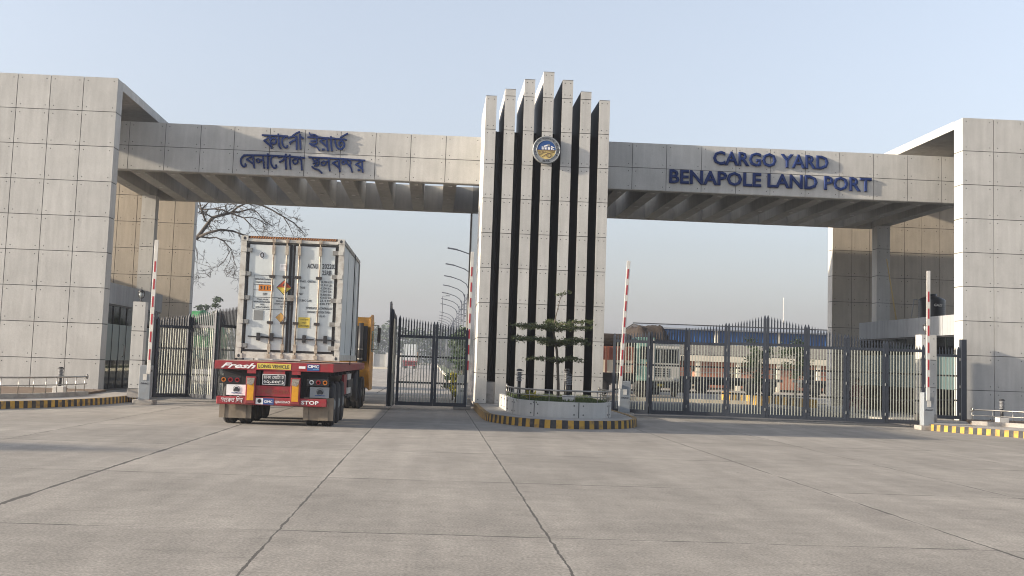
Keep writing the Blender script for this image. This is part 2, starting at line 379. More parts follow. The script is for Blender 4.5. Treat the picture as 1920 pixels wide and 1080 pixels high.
# concrete cladding panels on a wall facing -Y (with bolt marks), and on side faces
def clad_front(mb, xs, zs, y, th=.03, gap=.011, bolts=True, m=None, bi=.13):
    m = m or CONC
    for i in range(len(xs)-1):
        for k in range(len(zs)-1):
            a, b_, c, d = xs[i]+gap, xs[i+1]-gap, zs[k]+gap, zs[k+1]-gap
            if i == len(xs)-2: b_ += gap
            if i == 0: a -= gap
            if k == len(zs)-2: d += gap
            mb.box(a, b_, y, y+th, c, d, m, rnd.random())
            if bolts and b_-a > .25 and d-c > .3:
                ix = bi if b_-a > .6 else .09
                for bx in (a+ix, b_-ix):
                    for bz in (c+bi, d-bi):
                        mb.poly([(bx+.019*math.cos(t*PI/3), y-.002, bz+.019*math.sin(t*PI/3)) for t in range(6)], BOLT)
def clad_side(mb, x, sgn, ys, zs, th=.03, gap=.016, m=None):
    m = m or CONC
    for i in range(len(ys)-1):
        for k in range(len(zs)-1):
            mb.box(*sorted((x, x-sgn*th)), ys[i]+(gap if i else 0), ys[i+1]-gap*.5, zs[k]+gap, zs[k+1]-gap, m, rnd.random())

ZS = [.02+1.22*k for k in range(9)]+[10.98]; ZS[0] = .10
# ================================================================== SETTING
XJ = [(-16.2, .012), (-13.2, .012), (-10.2, .012), (-7.3, .014), (-4.33, .030), (-1.36, .013), (1.14, .014), (5.42, .016), (8.1, .014), (11.1, .012), (14.1, .012)]
PAVE = pavement_mat('forecourt_concrete', (.264, .246, .220), XJ, 1.2, 4.96, jw=.021)
PAVE2 = pavement_mat('inner_concrete', (.31, .29, .265), [(-14, .03), (-10.2, .03), (-6.4, .03), (-2.6, .05)], 58, 5.0, seed=9)
def sheet(name, x0, x1, y0, y1, z, m, lab=None):
    b = MB(); b.poly([(x0, y0, z), (x1, y0, z), (x1, y1, z), (x0, y1, z)], m); o = b.build(name); tag(o, kind='structure'); return o
GROUND = mat('dry_ground', (.17, .14, .095), .95, var=.3, scale=.3, bump=.3)
sheet('ground', -700, 700, -60, 900, -.012, GROUND)
sheet('forecourt_pavement', -45, 50, -30, 56, 0, PAVE)
sheet('inner_road', -22, 1.35, 56, 420, 0, PAVE2)
sheet('cargo_yard_pavement', 7.2, 120, 56, 200, 0, pavement_mat('yard_concrete', (.30, .27, .235), [(12, .03), (20, .03), (28, .03)], 60, 6, seed=4))
sheet('inner_apron', 6.1, 15.9, 39.7, 58.2, .004, mat('dark_asphalt', (.085, .087, .09), .9, var=.2, scale=1.5, bump=.3, fine=.12))
# raised pavements with striped kerbs
def smooth(P, n=6):
    out = []
    for i in range(len(P)-1):
        p0, p1, p2, p3 = [Vector(P[max(0, min(len(P)-1, i+k))]) for k in (-1, 0, 1, 2)]
        for j in range(n):
            t = j/n; out.append(tuple(.5*((2*p1)+(-p0+p2)*t+(2*p0-5*p1+4*p2-p3)*t*t+(-p0+3*p1-3*p2+p3)*t**3)))
    out.append(tuple(P[-1])); return out
def resample(P, step):
    out = [Vector(P[0])]; acc = 0
    for i in range(len(P)-1):
        a, b = Vector(P[i]), Vector(P[i+1]); l = (b-a).length; d = step-acc
        while d <= l: out.append(a+(b-a)*d/l); d += step
        acc = l-(d-step)
    return out
def kerb(name, line, z, step, label, wide=.14, inner=None):
    mb = MB(); P = resample(smooth(line), step)
    for i in range(len(P)-1):
        m = YEL if i % 2 else BLK; a, b = P[i], P[i+1]; d = (b-a).normalized(); nrm = Vector((-d.y, d.x))
        if inner is not None: nrm = nrm*inner
        a2, b2 = a+nrm*wide, b+nrm*wide
        mb.hexa([(a.x, a.y, .0), (b.x, b.y, .0), (b2.x, b2.y, .0), (a2.x, a2.y, .0), (a.x+nrm.x*.012, a.y+nrm.y*.012, z), (b.x+nrm.x*.012, b.y+nrm.y*.012, z), (b2.x, b2.y, z), (a2.x, a2.y, z)], m if True else m, rnd.random())
    o = mb.build(name); tag(o, label, 'kerb'); return o
LK = [(-15.2, 24.5), (-13.2, 27.2), (-11.9, 29.0), (-10.95, 30.7), (-10.38, 31.9), (-9.95, 33.1), (-9.6, 34.7), (-9.4, 36.3), (-9.35, 38.4)]
RK = [(15.75, 37.6), (15.42, 36.6), (15.45, 35.8), (15.75, 35.05), (16.25, 34.1), (16.85, 33.0), (17.9, 31.3), (19.6, 29.0), (22, 26.5)]
LKW = [(x-.1, y+.02) for x, y in LK]
kerb('striped_kerb', LK, .19, .15, 'yellow and black striped kerb curving below the left wall', inner=1)
kerb('striped_kerb', RK, .19, .15, 'yellow and black striped kerb curving below the right wall', inner=1)
mb = MB(); mb.prism([(x-.13, y+.03) for x, y in smooth(LK)]+[(-9.45, 40.9), (-18.5, 40.9), (-18.5, 24.5)], .0, .17, CONCW); tag(mb.build('pavement'), kind='structure')
mb = MB(); mb.prism([(x+.13, y+.05) for x, y in smooth(RK)]+[(26, 26.5), (26, 40.9), (16.0, 40.9)], .0, .17, CONCW); tag(mb.build('pavement'), kind='structure')
for x0, x1, y1 in ((-18.5, -9.45, 56), (15.9, 26, 56)):
    mb = MB(); mb.box(x0, x1, 40.902, y1, 0, .15, CONCR); tag(mb.build('guardhouse_floor_slab'), kind='structure')
# traffic island
IK = [(1.44, 40.9), (1.44, 38), (1.46, 35), (1.52, 33), (1.78, 31.9), (2.2, 30.96), (2.75, 30.3), (3.4, 30.08), (4.1, 30.28), (4.94, 30.95), (5.45, 31.8), (5.75, 33), (5.9, 35), (5.95, 38), (5.95, 40.9)]
kerb('striped_kerb', IK, .21, .152, 'yellow and black striped kerb wrapping the traffic island', inner=1)
mb = MB(); P = resample(smooth(IK), .15); mb.prism([(a.x+(.1 if a.x < 3.6 else -.1), a.y+.12) for a in P], 0, .2, CONCR); tag(mb.build('traffic_island_pavement'), kind='structure')

# ================================================================== GATE STRUCTURE
# --- portal blocks
def portal(xi, sgn, joints, rj, label):
    t = thing('portal_block', (xi, 41, 0), label, 'gate building', 'concrete portal blocks at the gate ends')
    far = joints[-1]
    lo, hi = sorted((xi, far))
    mb = MB(); mb.box(lo+.02, hi-.02, 40.925, 41.58, 0, 10.95, CONCD)
    clad_front(mb, sorted(joints), ZS, 40.9)
    clad_side(mb, xi, -sgn, [40.932, 41.6], ZS)
    mb.build('front_wall', t)
    mb = MB(); mb.box((lo if sgn < 0 else 18.75)+.02, hi-.02, 55.0, 55.6, 0, 10.95, CONCD)
    zr = [.1]+[.17+1.225*k for k in range(1, 9)]+[10.98]
    clad_front(mb, sorted(rj), zr, 54.96, m=CONCT)
    clad_side(mb, xi+(.09 if sgn > 0 else 0), -sgn, [54.992, 55.62], zr)
    mb.build('rear_wall', t)
    mb = MB(); mb.box(lo+.04, hi-.04, 41.6, 54.95, 10.70, 10.98, CONCR)
    ys = [41.6+1.12*k for k in range(13)]; ys[-1] = 54.95
    for i in range(12): mb.box(*sorted((xi, xi+sgn*.035)), ys[i]+.008, ys[i+1]-.008, 10.685, 10.985, CONC, rnd.random())
    mb.build('roof_slab', t)
    if sgn < 0: mb = MB(); mb.box(far, far+.2, 49.8, 54.94, .1, 5.7, CONCR); mb.build('added_shade_wall', t)  # unseen wall, added to keep sun off the foot of the rear wall
    # column under the beam
    cx = -12.7 if sgn < 0 else 20.07
    mb = MB(); mb.box(cx-.28, cx+.28, 52.02, 52.58, 0, 8.4, CONCD)
    clad_front(mb, [cx-.3, cx+.3], [.1, 1.24, 2.46, 3.68, 4.9, 6.12, 7.34, 8.4], 52.0, m=CONC)
    clad_side(mb, cx-sgn*.3, -sgn, [52.032, 52.6], [.1, 1.24, 2.46, 3.68, 4.9, 6.12, 7.34, 8.4])
    mb.build('column', t)
    return t
portal(-11.3, -1, [-11.3, -12.46, -13.58, -14.7, -15.83, -16.96, -18.1], [-11.3, -12.21, -13.07, -13.94, -14.8, -15.66, -16.5, -17.3, -18.1], 'tall grey concrete portal block behind the left kerb railing')
portal(18.66, 1, [18.66, 19.8, 20.93, 22.06, 23.19, 24.32, 25.45], [18.75, 19.68, 20.54, 21.39, 22.24, 23.08, 23.93, 24.78, 25.45], 'tall grey concrete portal block behind the right kerb railing')

# --- guardhouses inside the portals
def guardhouse(xi, sgn, y0, y1, label):
    t = thing('guardhouse', (xi+sgn*2.5, 46, .15), label, 'guardhouse', 'glazed guardhouses inside the portal blocks')
    xo = xi+sgn*5.4
    mb = MB(); lo, hi = sorted((xi+sgn*.04, xo)); mb.box(lo, hi, y0, y1, 3.22, 3.86, CONCR)
    n = int((y1-y0)/1.05)
    for k in range(n):
        a, b = y0+(y1-y0)*k/n, y0+(y1-y0)*(k+1)/n
        mb.box(*sorted((xi, xi+sgn*.035)), a+.01, b-.01, 3.2, 3.93, GUARD, rnd.random())
    k = 0; xx = xi+sgn*.04
    while abs(xx-xi) < 5.2:
        nx = xx+sgn*1.05; a, b = sorted((xx, nx)); mb.box(a+.01, b-.01, y1+.002, y1+.03, 3.2, 3.93, GUARD, rnd.random()); xx = nx
    mb.build('roof_band', t)
    # glazed wall towards the road
    g = MB(); g.box(*sorted((xi+sgn*.08, xi+sgn*.092)), y0+.05, y1-.05, .2, 3.18, GLASS); go = g.build('glass_wall', t)
    f = MB(); f.box(*sorted((xi+sgn*.066, xi+sgn*.078)), y0+.06, y1-.06, 1.22, 2.5, FROST); f.build('frosted_band', go)
    fr = MB(); k = 0; yy = y0+.02
    while yy < y1:
        fr.box(*sorted((xi+sgn*.05, xi+sgn*.11)), yy-.006, yy+.006, .15, 3.2, BLACKM); yy += .94
    fr.box(*sorted((xi+sgn*.045, xi+sgn*.115)), y0, y1, 3.14, 3.2, BLACKM); fr.box(*sorted((xi+sgn*.045, xi+sgn*.115)), y0, y1, .15, .21, BLACKM)
    fr.build('window_frame', go)
    # rear and end walls of the room
    mb = MB(); mb.box(*sorted((xo-sgn*.1, xo)), y0, y1, .15, 3.2, CONCR); mb.box(*sorted((xi+sgn*.12, xo)), y1-.12, y1, .15, 3.2, GUARD); mb.build('back_wall', t)
    h = MB(); hy = y0+1.9; h.tube([(xi+.09*-sgn, hy, 1.35), (xi-.15*sgn, hy, 1.4), (xi-.15*sgn, hy, 1.75), (xi-.09*sgn, hy, 1.8)], .016, STEEL); h.build('door_handle', t)
    return t
guardhouse(-11.33, -1, 41.62, 49.7, 'low grey guardhouse with teal glass inside the left portal')
guardhouse(18.72, 1, 41.62, 51.3, 'low grey guardhouse with teal glass under the black water tank')

# --- beams with ribbed soffit
def gate_beam(x0, x1, joints, ribc, label, zb=8.39, zt=10.21, slot=False, d=44.7):
    t = thing('gate_beam', ((x0+x1)/2, 49, 0), label, 'concrete beam', 'concrete beams spanning the gate openings')
    mb = MB(); mb.box(x0, x1, d+.02, d+.4, zb+.01, zt-.02, CONCD)
    clad_front(mb, joints, [zb, 9.30, zt], d); mb.box(x0, x1, d+.012, d+.42, zb-.012, zb+.012, RIBM); mb.build('front_fascia', t)
    mb = MB()
    for c in ribc: mb.box(c-.25, c+.25, d+.42, 53.4, zb+.015, 9.62, RIBM)
    split_build(mb, 'soffit_rib', t)
    mb = MB(); mb.box(x0, x1, 53.4, 53.8, zb, 9.55, RIBM); mb.build('rear_fascia', t)
    mb = MB(); mb.box(x0, x1, d+.42, 50.5, 9.64, 9.8, RIBM); mb.build('ceiling_slab', t)
    lm = MB()
    for c in ribc[:]:
        for yy in (45.55, 49.3): lm.lathe([(.085, 0), (.085, .025), (.06, .03)], (c, yy, zb-.016), WHITE, 12)
    split_build(lm, 'downlight', t)
    return t
jl = [-13.13, -11.78, -10.43, -9.08, -7.73, -6.38+.02, -5.2, -3.84, -2.52, -1.18, .16, 1.5]
jl = [-13.2, -11.8, -10.45, -9.13, -7.87, -6.53, -5.2, -3.85, -2.52, -1.18, .16, 1.5]
gate_beam(-13.2, 1.5, jl, [.38-1.33*k for k in range(0, 11)], 'concrete beam carrying blue Bengali lettering over the truck lane', slot=True)
jr = [5.9, 7.36, 8.69, 10.06, 11.41, 12.76, 14.14, 15.48, 16.84, 18.2, 19.56, 20.6]
gate_beam(5.9, 20.6, jr, [7.0+1.33*k for k in range(0, 11)], 'concrete beam carrying blue English lettering over the closed gate', zb=8.44, zt=10.27)

# --- central tower of seven fins
tw = thing('gate_tower', (3.68, 42.8, 0), 'central tower of seven tall concrete fins behind the planted island', 'gate tower')
fx = [1.68, 2.345, 3.02, 3.69, 4.37, 5.03, 5.7]; fz = [10.98, 11.25, 11.63, 11.93, 11.67, 11.28, 11.0]
for c, zt in zip(fx, fz):
    mb = MB(); mb.box(c-.17, c+.17, 40.93, 44.72, .2, zt-.02, CONCD)
    zz = [.2]+[.02+1.22*k for k in range(1, 10)]; zz[-1] = 11.0
    if zt > 11.1: zz.append(zt)
    else: zz[-1] = zt
    clad_front(mb, [c-.187, c+.187], zz, 40.9, bi=.12)
    fi = fx.index(c)
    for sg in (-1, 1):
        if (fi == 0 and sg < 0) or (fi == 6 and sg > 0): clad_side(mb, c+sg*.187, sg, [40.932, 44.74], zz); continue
        zc = zt-.55 if 0 < fi < 4 and sg < 0 else zt-.02  # height of the painted shadow edge; plain concrete above it
        mb.box(*sorted((c+sg*.187, c+sg*.16)), 40.94, 44.74, .2, zc, FINSHADE)  # shade painted onto the inner sides of the concrete fins
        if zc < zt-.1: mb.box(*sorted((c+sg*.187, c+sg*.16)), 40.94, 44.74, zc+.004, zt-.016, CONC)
    mb.box(c-.187, c+.187, 40.9, 44.74, zt-.015, zt+.004, CONC)
    mb.build('fin', tw)
mb = MB(); mb.box(1.5, 5.88, 44.76, 53.7, .1, 10.15, CORE); mb.build('core', tw)
mb = MB()
for i in range(6): mb.box(fx[i]+.19, fx[i+1]-.19, 43.4, 43.5, .3, 10.2, CORE)
for i in range(6): mb.box((fx[i]+fx[i+1])/2-.02, (fx[i]+fx[i+1])/2+.02, 43.36, 43.395, .3, 10.2, BLACKM)
mb.build('glazing', tw)
mb = MB(); mb.box(1.44, 5.92, 40.97, 44.6, .15, .22, CONCW); mb.box(1.868, 2.155, 40.96, 44.6, .22, .95, CONCW)
for i in range(1, 6): mb.box(fx[i]+.19, fx[i+1]-.19, 41.1, 44.5, .22, .6, CONCW)
mb.build('plinth', tw)
for cx in (1.72, 5.66):
    mb = MB(); mb.box(cx-.27, cx+.27, 53.72, 54.2, 0, 8.38, CONCR); mb.build('column', tw)

# --- round emblem
em = thing('round_emblem_sign', (3.67, 40.85, 8.6), 'round grey emblem with blue and yellow centre on the middle fin', 'sign')
ec = (3.665, 40.72, 9.10)
mb = MB(); mb.lathe([(.46, .15), (.495, .12), (.495, .02), (.47, 0)], ec, mat('emblem_grey', (.22, .235, .245), .45, metal=.2), 48, 'y')
mb.lathe([(.02, .15), (.3, .15), (.3, .18), (.02, .18)], ec, BLACKM, 24, 'y'); mb.build('disc', em)
ye = ec[1]-.004
mb = MB()
for r_, w_ in ((.468, .010), (.338, .010)):
    mb.tube([(ec[0]+r_*math.cos(2*PI*k/48), ye, ec[2]+r_*math.sin(2*PI*k/48)) for k in range(49)], w_, mat('emblem_rim', (.35, .37, .38), .35, metal=.6), 6)
mb.build('rim', em)
mb = MB(); SAND = mat('emblem_sand', (.50, .38, .14), .6); EB = mat('emblem_blue', (.01, .06, .21), .5)
mb.disc((ec[0], ye, ec[2]), .33, EB, 24, arc=(0, PI)); mb.disc((ec[0], ye, ec[2]), .33, SAND, 24, arc=(PI, 2*PI))
y3 = ye-.004
X = lambda u: ec[0]+u
Z = lambda v: ec[2]+v
def emp(pts, m, yy=y3): mb.poly([(X(u), yy, Z(v)) for u, v in pts], m)
BR = mat('emblem_brown', (.10, .06, .05), .7)
emp([(-.325, -.03), (.3, -.02), (.31, .0), (-.33, .0)], BR)
for k in range(9):
    for j in range(3):
        u = -.31+k*.05; v = -.06-j*.045
        if v > -.04-(.30-(u+.31))*.5 and u*u+v*v < .1: emp([(u, v), (u+.028, v+.006), (u+.024, v-.026), (u-.004, v-.03)], BR, y3-.001)
def arcline(pts, wd, m, yy):
    mb.tube([(X(u), yy, Z(v)) for u, v in pts], wd, m, 4)
arcline([(-.16, -.26), (-.05, -.18), (.08, -.12), (.3, -.06)], .008, BR, y3); arcline([(-.25, -.2), (-.1, -.1), (.08, -.06), (.3, -.03)], .006, BR, y3)
arcline([(.08+.075*math.cos(2*PI*k/20), -.19+.075*math.sin(2*PI*k/20)) for k in range(21)], .011, BR, y3)
WB = INKW
emp([(-.17, .01), (-.1, .01), (-.1, .04), (-.14, .04), (-.14, .11), (-.17, .13)], WB); emp([(-.11, .01), (-.08, .01), (-.08, .11), (-.11, .11)], WB)
emp([(-.1, .1), (.03, .13), (.03, .19), (-.1, .14)], WB); emp([(-.06, .01), (0, .01), (0, .085), (-.06, .085)], WB); emp([(.04, .01), (.12, .01), (.12, .095), (.04, .095)], WB)
emp([(.04, .19), (.075, .21), (.12, .19), (.12, .12), (.04, .12)], PLATE); emp([(.15, .1), (.27, .07), (.27, .1), (.15, .15)], WB); emp([(.15, .01), (.21, .01), (.21, .08), (.15, .08)], WB); emp([(.24, -.01), (.29, -.01), (.24, .05)], WB)
mb.build('painted_scene', em)
mb = MB(); text_mb(mb, 'BLPA', X(0), y3, Z(-.43), .075, INK, width=.25, align='C', bold=.03)
def around(s, r, a0, a1, h):
    for k, ch in enumerate(s):
        if ch == ' ': continue
        a = a0+(a1-a0)*k/(len(s)-1); text_mb(mb, ch, X(r*math.cos(a)), y3, Z(r*math.sin(a)), h, INK, align='C', rot=a-PI/2, bold=.02)
around('বাংলােদশ সহলবনদর কতৃপকষ', .375, R(192), R(-12), .06)
for a in (R(207), R(-27)):
    mb.poly([(X(.405*math.cos(a))+(.035 if k % 2 == 0 else .015)*math.cos(k*PI/5+PI/2), y3, Z(.405*math.sin(a))+(.035 if k % 2 == 0 else .015)*math.sin(k*PI/5+PI/2)) for k in range(10)], INK)
mb.build('lettering', em)

# --- big letter signs
def english_sign():
    t = thing('letter_sign', (12.7, 44.55, 8.7), 'raised dark blue letters reading CARGO YARD BENAPOLE LAND PORT', 'sign')
    mb = MB(); text_mb(mb, 'CARGO YARD', 10.49, 44.60, 9.56, .53, SIGNB, width=4.55, depth=.09, bold=.032); split_build(mb, 'letter', t, True)
    mb = MB(); text_mb(mb, 'BENAPOLE LAND PORT', 8.8, 44.60, 8.76, .53, SIGNB, width=7.95, depth=.09, bold=.032); split_build(mb, 'letter', t, True)
english_sign()
BENGALI = {   # brush strokes of each word: points (x, z) in metres and stroke width
    'w1': [([(-6.82,9.9),(-6.35,9.9),(-5.86,9.9)],0.068),([(-6.74,9.7),(-6.64,9.76),(-6.55,9.84)],0.057),([(-6.74,9.7),(-6.62,9.6),(-6.49,9.5)],0.085),([(-6.53,9.87),(-6.49,9.63),(-6.44,9.41)],0.079),([(-6.49,9.73),(-6.42,9.8),(-6.31,9.78),(-6.29,9.67),(-6.34,9.59),(-6.42,9.61)],0.074),([(-6.22,9.97),(-6.19,9.73),(-6.16,9.5),(-6.1,9.42)],0.074),([(-5.87,9.89),(-5.98,9.85),(-6.06,9.75),(-6.04,9.58),(-5.95,9.46),(-5.86,9.48),(-5.86,9.54)],0.068),([(-5.84,9.83),(-5.7,9.89),(-5.58,9.89),(-5.54,9.8),(-5.67,9.72),(-5.78,9.65)],0.068),([(-5.78,9.65),(-5.74,9.6)],0.051),([(-5.53,9.9),(-5.51,9.64),(-5.5,9.41)],0.079),([(-5.68,9.92),(-5.56,10.02),(-5.42,10.09)],0.068),([(-5.41,9.99),(-5.38,9.71),(-5.35,9.43)],0.074),([(-5.41,9.94),(-5.26,9.84)],0.062)],
    'w2': [([(-5.1,9.9),(-4.37,9.9),(-3.64,9.87)],0.068),([(-5.05,10.07),(-4.99,9.98),(-4.83,10.0),(-4.72,9.91)],0.062),([(-4.76,9.88),(-4.77,9.79),(-4.88,9.76),(-4.98,9.75)],0.062),([(-4.77,9.78),(-4.75,9.7),(-4.84,9.64),(-5.02,9.66)],0.062),([(-5.02,9.66),(-4.91,9.58),(-4.75,9.54),(-4.64,9.4)],0.062),([(-4.62,9.78),(-4.51,9.83),(-4.4,9.88)],0.057),([(-4.62,9.78),(-4.51,9.68),(-4.37,9.57)],0.079),([(-4.39,9.88),(-4.36,9.64),(-4.32,9.41)],0.074),([(-4.53,9.45),(-4.46,9.45)],0.085),([(-4.23,9.96),(-4.21,9.67),(-4.16,9.42)],0.074),([(-4.06,9.88),(-4.05,9.71),(-3.98,9.55),(-3.84,9.49),(-3.73,9.57),(-3.71,9.71),(-3.8,9.81),(-3.91,9.74),(-3.88,9.64),(-3.82,9.66)],0.074),([(-3.87,9.94),(-3.74,10.03),(-3.6,10.11)],0.068)],
    'w3': [([(-7.47,9.1),(-6.6,9.13),(-5.75,9.12),(-5.18,9.1)],0.068),([(-7.34,9.11),(-7.49,9.06),(-7.57,8.93),(-7.55,8.76),(-7.46,8.66),(-7.38,8.7),(-7.4,8.77)],0.074),([(-7.35,8.95),(-7.24,9.01),(-7.11,9.07)],0.057),([(-7.36,8.94),(-7.23,8.87),(-7.08,8.77)],0.079),([(-7.11,9.08),(-7.09,8.85),(-7.05,8.63)],0.074),([(-6.99,8.94),(-6.93,8.98),(-6.85,8.94),(-6.88,8.86),(-6.96,8.86),(-6.99,8.94)],0.062),([(-6.87,8.93),(-6.78,8.94),(-6.69,8.87)],0.062),([(-6.75,9.1),(-6.72,8.87),(-6.68,8.64)],0.068),([(-6.58,9.19),(-6.56,8.91),(-6.54,8.63)],0.079),([(-6.28,9.12),(-6.4,9.08),(-6.45,8.97),(-6.42,8.8),(-6.32,8.66),(-6.23,8.7),(-6.25,8.78)],0.074),([(-6.18,9.07),(-6.06,9.11),(-5.97,9.09),(-5.98,8.99),(-6.12,8.89)],0.068),([(-6.13,8.9),(-6.02,8.96),(-5.9,9.05)],0.051),([(-5.9,9.21),(-5.89,8.94),(-5.86,8.64)],0.079),([(-5.75,9.19),(-5.73,8.91),(-5.69,8.65)],0.074),([(-5.62,8.98),(-5.55,9.04),(-5.45,9.01),(-5.44,8.91),(-5.54,8.85),(-5.6,8.9),(-5.62,8.98)],0.068),([(-5.45,9.0),(-5.38,9.07),(-5.3,9.02)],0.057),([(-5.31,9.1),(-5.29,8.88),(-5.26,8.63)],0.074)],
    'w4': [([(-5.02,9.13),(-4.34,9.13),(-3.6,9.12),(-2.9,9.1)],0.068),([(-4.87,9.1),(-4.85,9.01),(-4.76,9.0),(-4.7,9.07)],0.057),([(-4.86,8.89),(-4.75,8.96),(-4.64,8.96)],0.057),([(-4.65,9.08),(-4.64,8.9),(-4.68,8.83),(-4.8,8.81)],0.068),([(-4.89,8.78),(-4.8,8.7),(-4.63,8.66),(-4.5,8.54)],0.068),([(-4.75,8.91),(-4.75,8.83)],0.057),([(-4.54,8.94),(-4.47,9.0),(-4.37,8.97),(-4.38,8.89),(-4.48,8.84),(-4.54,8.89),(-4.54,8.94)],0.062),([(-4.37,8.96),(-4.32,9.02),(-4.25,8.98)],0.051),([(-4.27,9.11),(-4.25,8.86),(-4.21,8.64)],0.074),([(-4.11,8.96),(-3.99,9.02),(-3.88,9.08)],0.057),([(-4.12,8.95),(-3.99,8.87),(-3.85,8.76)],0.079),([(-3.89,9.11),(-3.86,8.85),(-3.83,8.63)],0.074),([(-3.77,9.0),(-3.71,9.06),(-3.64,9.01),(-3.66,8.93),(-3.74,8.93),(-3.77,9.0)],0.057),([(-3.64,9.01),(-3.56,8.95),(-3.47,8.84)],0.057),([(-3.6,9.1),(-3.58,8.98)],0.057),([(-3.51,9.07),(-3.43,9.02),(-3.45,8.91),(-3.4,8.76),(-3.36,8.63)],0.068),([(-3.24,8.95),(-3.13,9.02),(-3.02,9.07)],0.057),([(-3.25,8.94),(-3.12,8.87),(-2.99,8.77)],0.079),([(-3.01,9.09),(-2.99,8.86),(-2.96,8.65)],0.074),([(-3.15,8.72),(-3.08,8.72)],0.079)],
}
def bengali_sign():
    t = thing('letter_sign', (-5.2, 44.6, 8.5), 'raised dark blue Bengali letters in two lines above the truck', 'sign')
    for key, strokes in BENGALI.items():
        mb = MB()
        for q, (pts, wd) in enumerate(strokes):
            S = [Vector(a) for a in (smooth(pts, 4) if len(pts) > 2 else pts)]; y0, y1 = 44.60+.0011*q, 44.69; n = len(S); b = len(mb.v)
            for i, a in enumerate(S):
                d = (S[min(i+1, n-1)]-S[max(i-1, 0)]).normalized(); nn = Vector((-d.y, d.x))*wd*.43
                if i == 0: a = a-d*wd*.2
                if i == n-1: a = a+d*wd*.2
                for sx in (-1, 1):
                    for yy in (y0, y1): mb.v.append((a.x+nn.x*sx, yy, a.y+nn.y*sx))
            for i in range(n-1):
                c = b+4*i
                for f in ((c, c+2, c+6, c+4), (c+1, c+5, c+7, c+3), (c, c+4, c+5, c+1), (c+2, c+3, c+7, c+6)): mb.face(f, SIGNB)
            mb.face((b, b+1, b+3, b+2), SIGNB); c = b+4*(n-1); mb.face((c, c+2, c+3, c+1), SIGNB)
        mb.build('letter_word', t)
bengali_sign()

# ================================================================== GATES
def leaf(parent, p, q, h0, h1, nb=11, railz=2.5, z0=.12, postw=.09, posts=(1, 1)):
    """one gate leaf between ground points p and q; picket tips run from h0 to h1"""
    L_ = MB(); p = Vector((*p, 0)); q = Vector((*q, 0)); d = (q-p); l = d.length; d.normalize(); n = Vector((d.y, -d.x, 0))
    if n.y > 0: n = -n
    u = Vector((0, 0, 1))
    lf = MB()
    for k, (pt, h) in enumerate(((p, h0), (q, h1))):
        if not posts[k]: continue
        c = pt+d*(postw*.55)*(1 if k == 0 else -1)
        lf.obox(c+u*((h-.1+z0)/2), d*postw/2, n*.035, u*((h-.1-z0)/2), NAVY)
        lf.hexa([c-d*postw/2-n*.035+u*(h-.1), c+d*postw/2-n*.035+u*(h-.1), c+d*postw/2+n*.035+u*(h-.1), c-d*postw/2+n*.035+u*(h-.1)]+[c+sx*d*.008+sy*n*.008+u*(h+.02) for sx, sy in ((-1, -1), (1, -1), (1, 1), (-1, 1))], NAVY)
    lf.obox((p+q)/2+u*(z0+.06), d*l/2*.995, n*.03, u*.06, NAVY)
    lf.obox((p+q)/2+u*railz, d*l/2*.995, n*.028, u*.045, NAVY)
    fr = lf.build('leaf_frame', parent)
    m = MB()
    for zz in (.87, 1.72): m.obox((p+q)/2+u*zz-n*.03, d*l/2*.98, n*.012, u*.028, RAILD)
    split_build(m, 'crossbar', fr)
    b = MB(); sp = MB()
    for k in range(nb):
        t = (k+1)/(nb+1); c = p+(q-p)*(.055+.89*t if l > .4 else t); h = h0+(h1-h0)*t
        b.obox(c+n*.012+u*((z0+.12+railz-.045)/2), d*.0135, n*.01, u*((railz-.045-z0-.12)/2), BAR)
        z1 = railz+.045; zz = h-.14
        sp.obox(c+u*((z1+zz)/2), d*.021, n*.014, u*((zz-z1)/2), NAVY)
        A = c+u*zz; sp.hexa([A-d*.026-n*.014, A+d*.026-n*.014, A+d*.026+n*.014, A-d*.026+n*.014]+[A+u*.14+sx*d*.003+sy*n*.003 for sx, sy in ((-1, -1), (1, -1), (1, 1), (-1, 1))], NAVY)
    b.build('leaf_bars', fr); sp.build('leaf_spikes', fr)
    hg = MB()
    for zz in (.4, 1.35, 2.3): hg.obox(q+u*zz+n*.04-d*.01, d*.014, n*.014, u*.045, PLATE)
    split_build(hg, 'hinge', fr)
    return fr
gt = thing('folding_gate', (10.8, 38.3, 0), 'closed navy steel picket gate with silver bars right of the island', 'gate')
GP = [(5.98, 39.3), (7.16, 38.95), (8.42, 39.0), (9.7, 38.75), (10.92, 38.45), (12.2, 38.2), (13.44, 37.95), (14.66, 37.75), (15.9, 37.6)]
GH = [2.72, 2.82, 2.98, 3.18, 3.47, 3.20, 2.92, 2.76, 2.66]
for i in range(8): leaf(gt, GP[i], GP[i+1], GH[i], GH[i+1], railz=2.48 if i not in (3, 4) else 2.52)
g2 = thing('folding_gate', (0, 39.2, 0), 'partly folded navy steel picket gate between the truck and the tower', 'gate')
M_ = [(1.14, 39.3), (.04, 39.25), (-1.2, 39.2)]
leaf(g2, M_[0], M_[1], 2.72, 2.88, nb=10, railz=2.38); leaf(g2, M_[1], M_[2], 2.88, 3.04, nb=11, railz=2.38)
leaf(g2, (-1.28, 39.2), (-1.33, 37.98), 3.04, 3.2, railz=2.45); leaf(g2, (-1.36, 37.95), (-1.45, 39.2), 3.2, 3.5, railz=2.5)
mb = MB(); mb.box(-1.44, -1.40, 37.75, 38.9, .12, 3.42, NAVY); mb.box(-1.3, -1.27, 37.75, 38.95, .15, 2.9, mat('gate_sheet', (.20, .20, .18), .6)); mb.build('sheet_panel', g2)
g3 = thing('folding_gate', (-8, 39.5, 0), 'folded navy steel picket gate left of the container truck', 'gate')
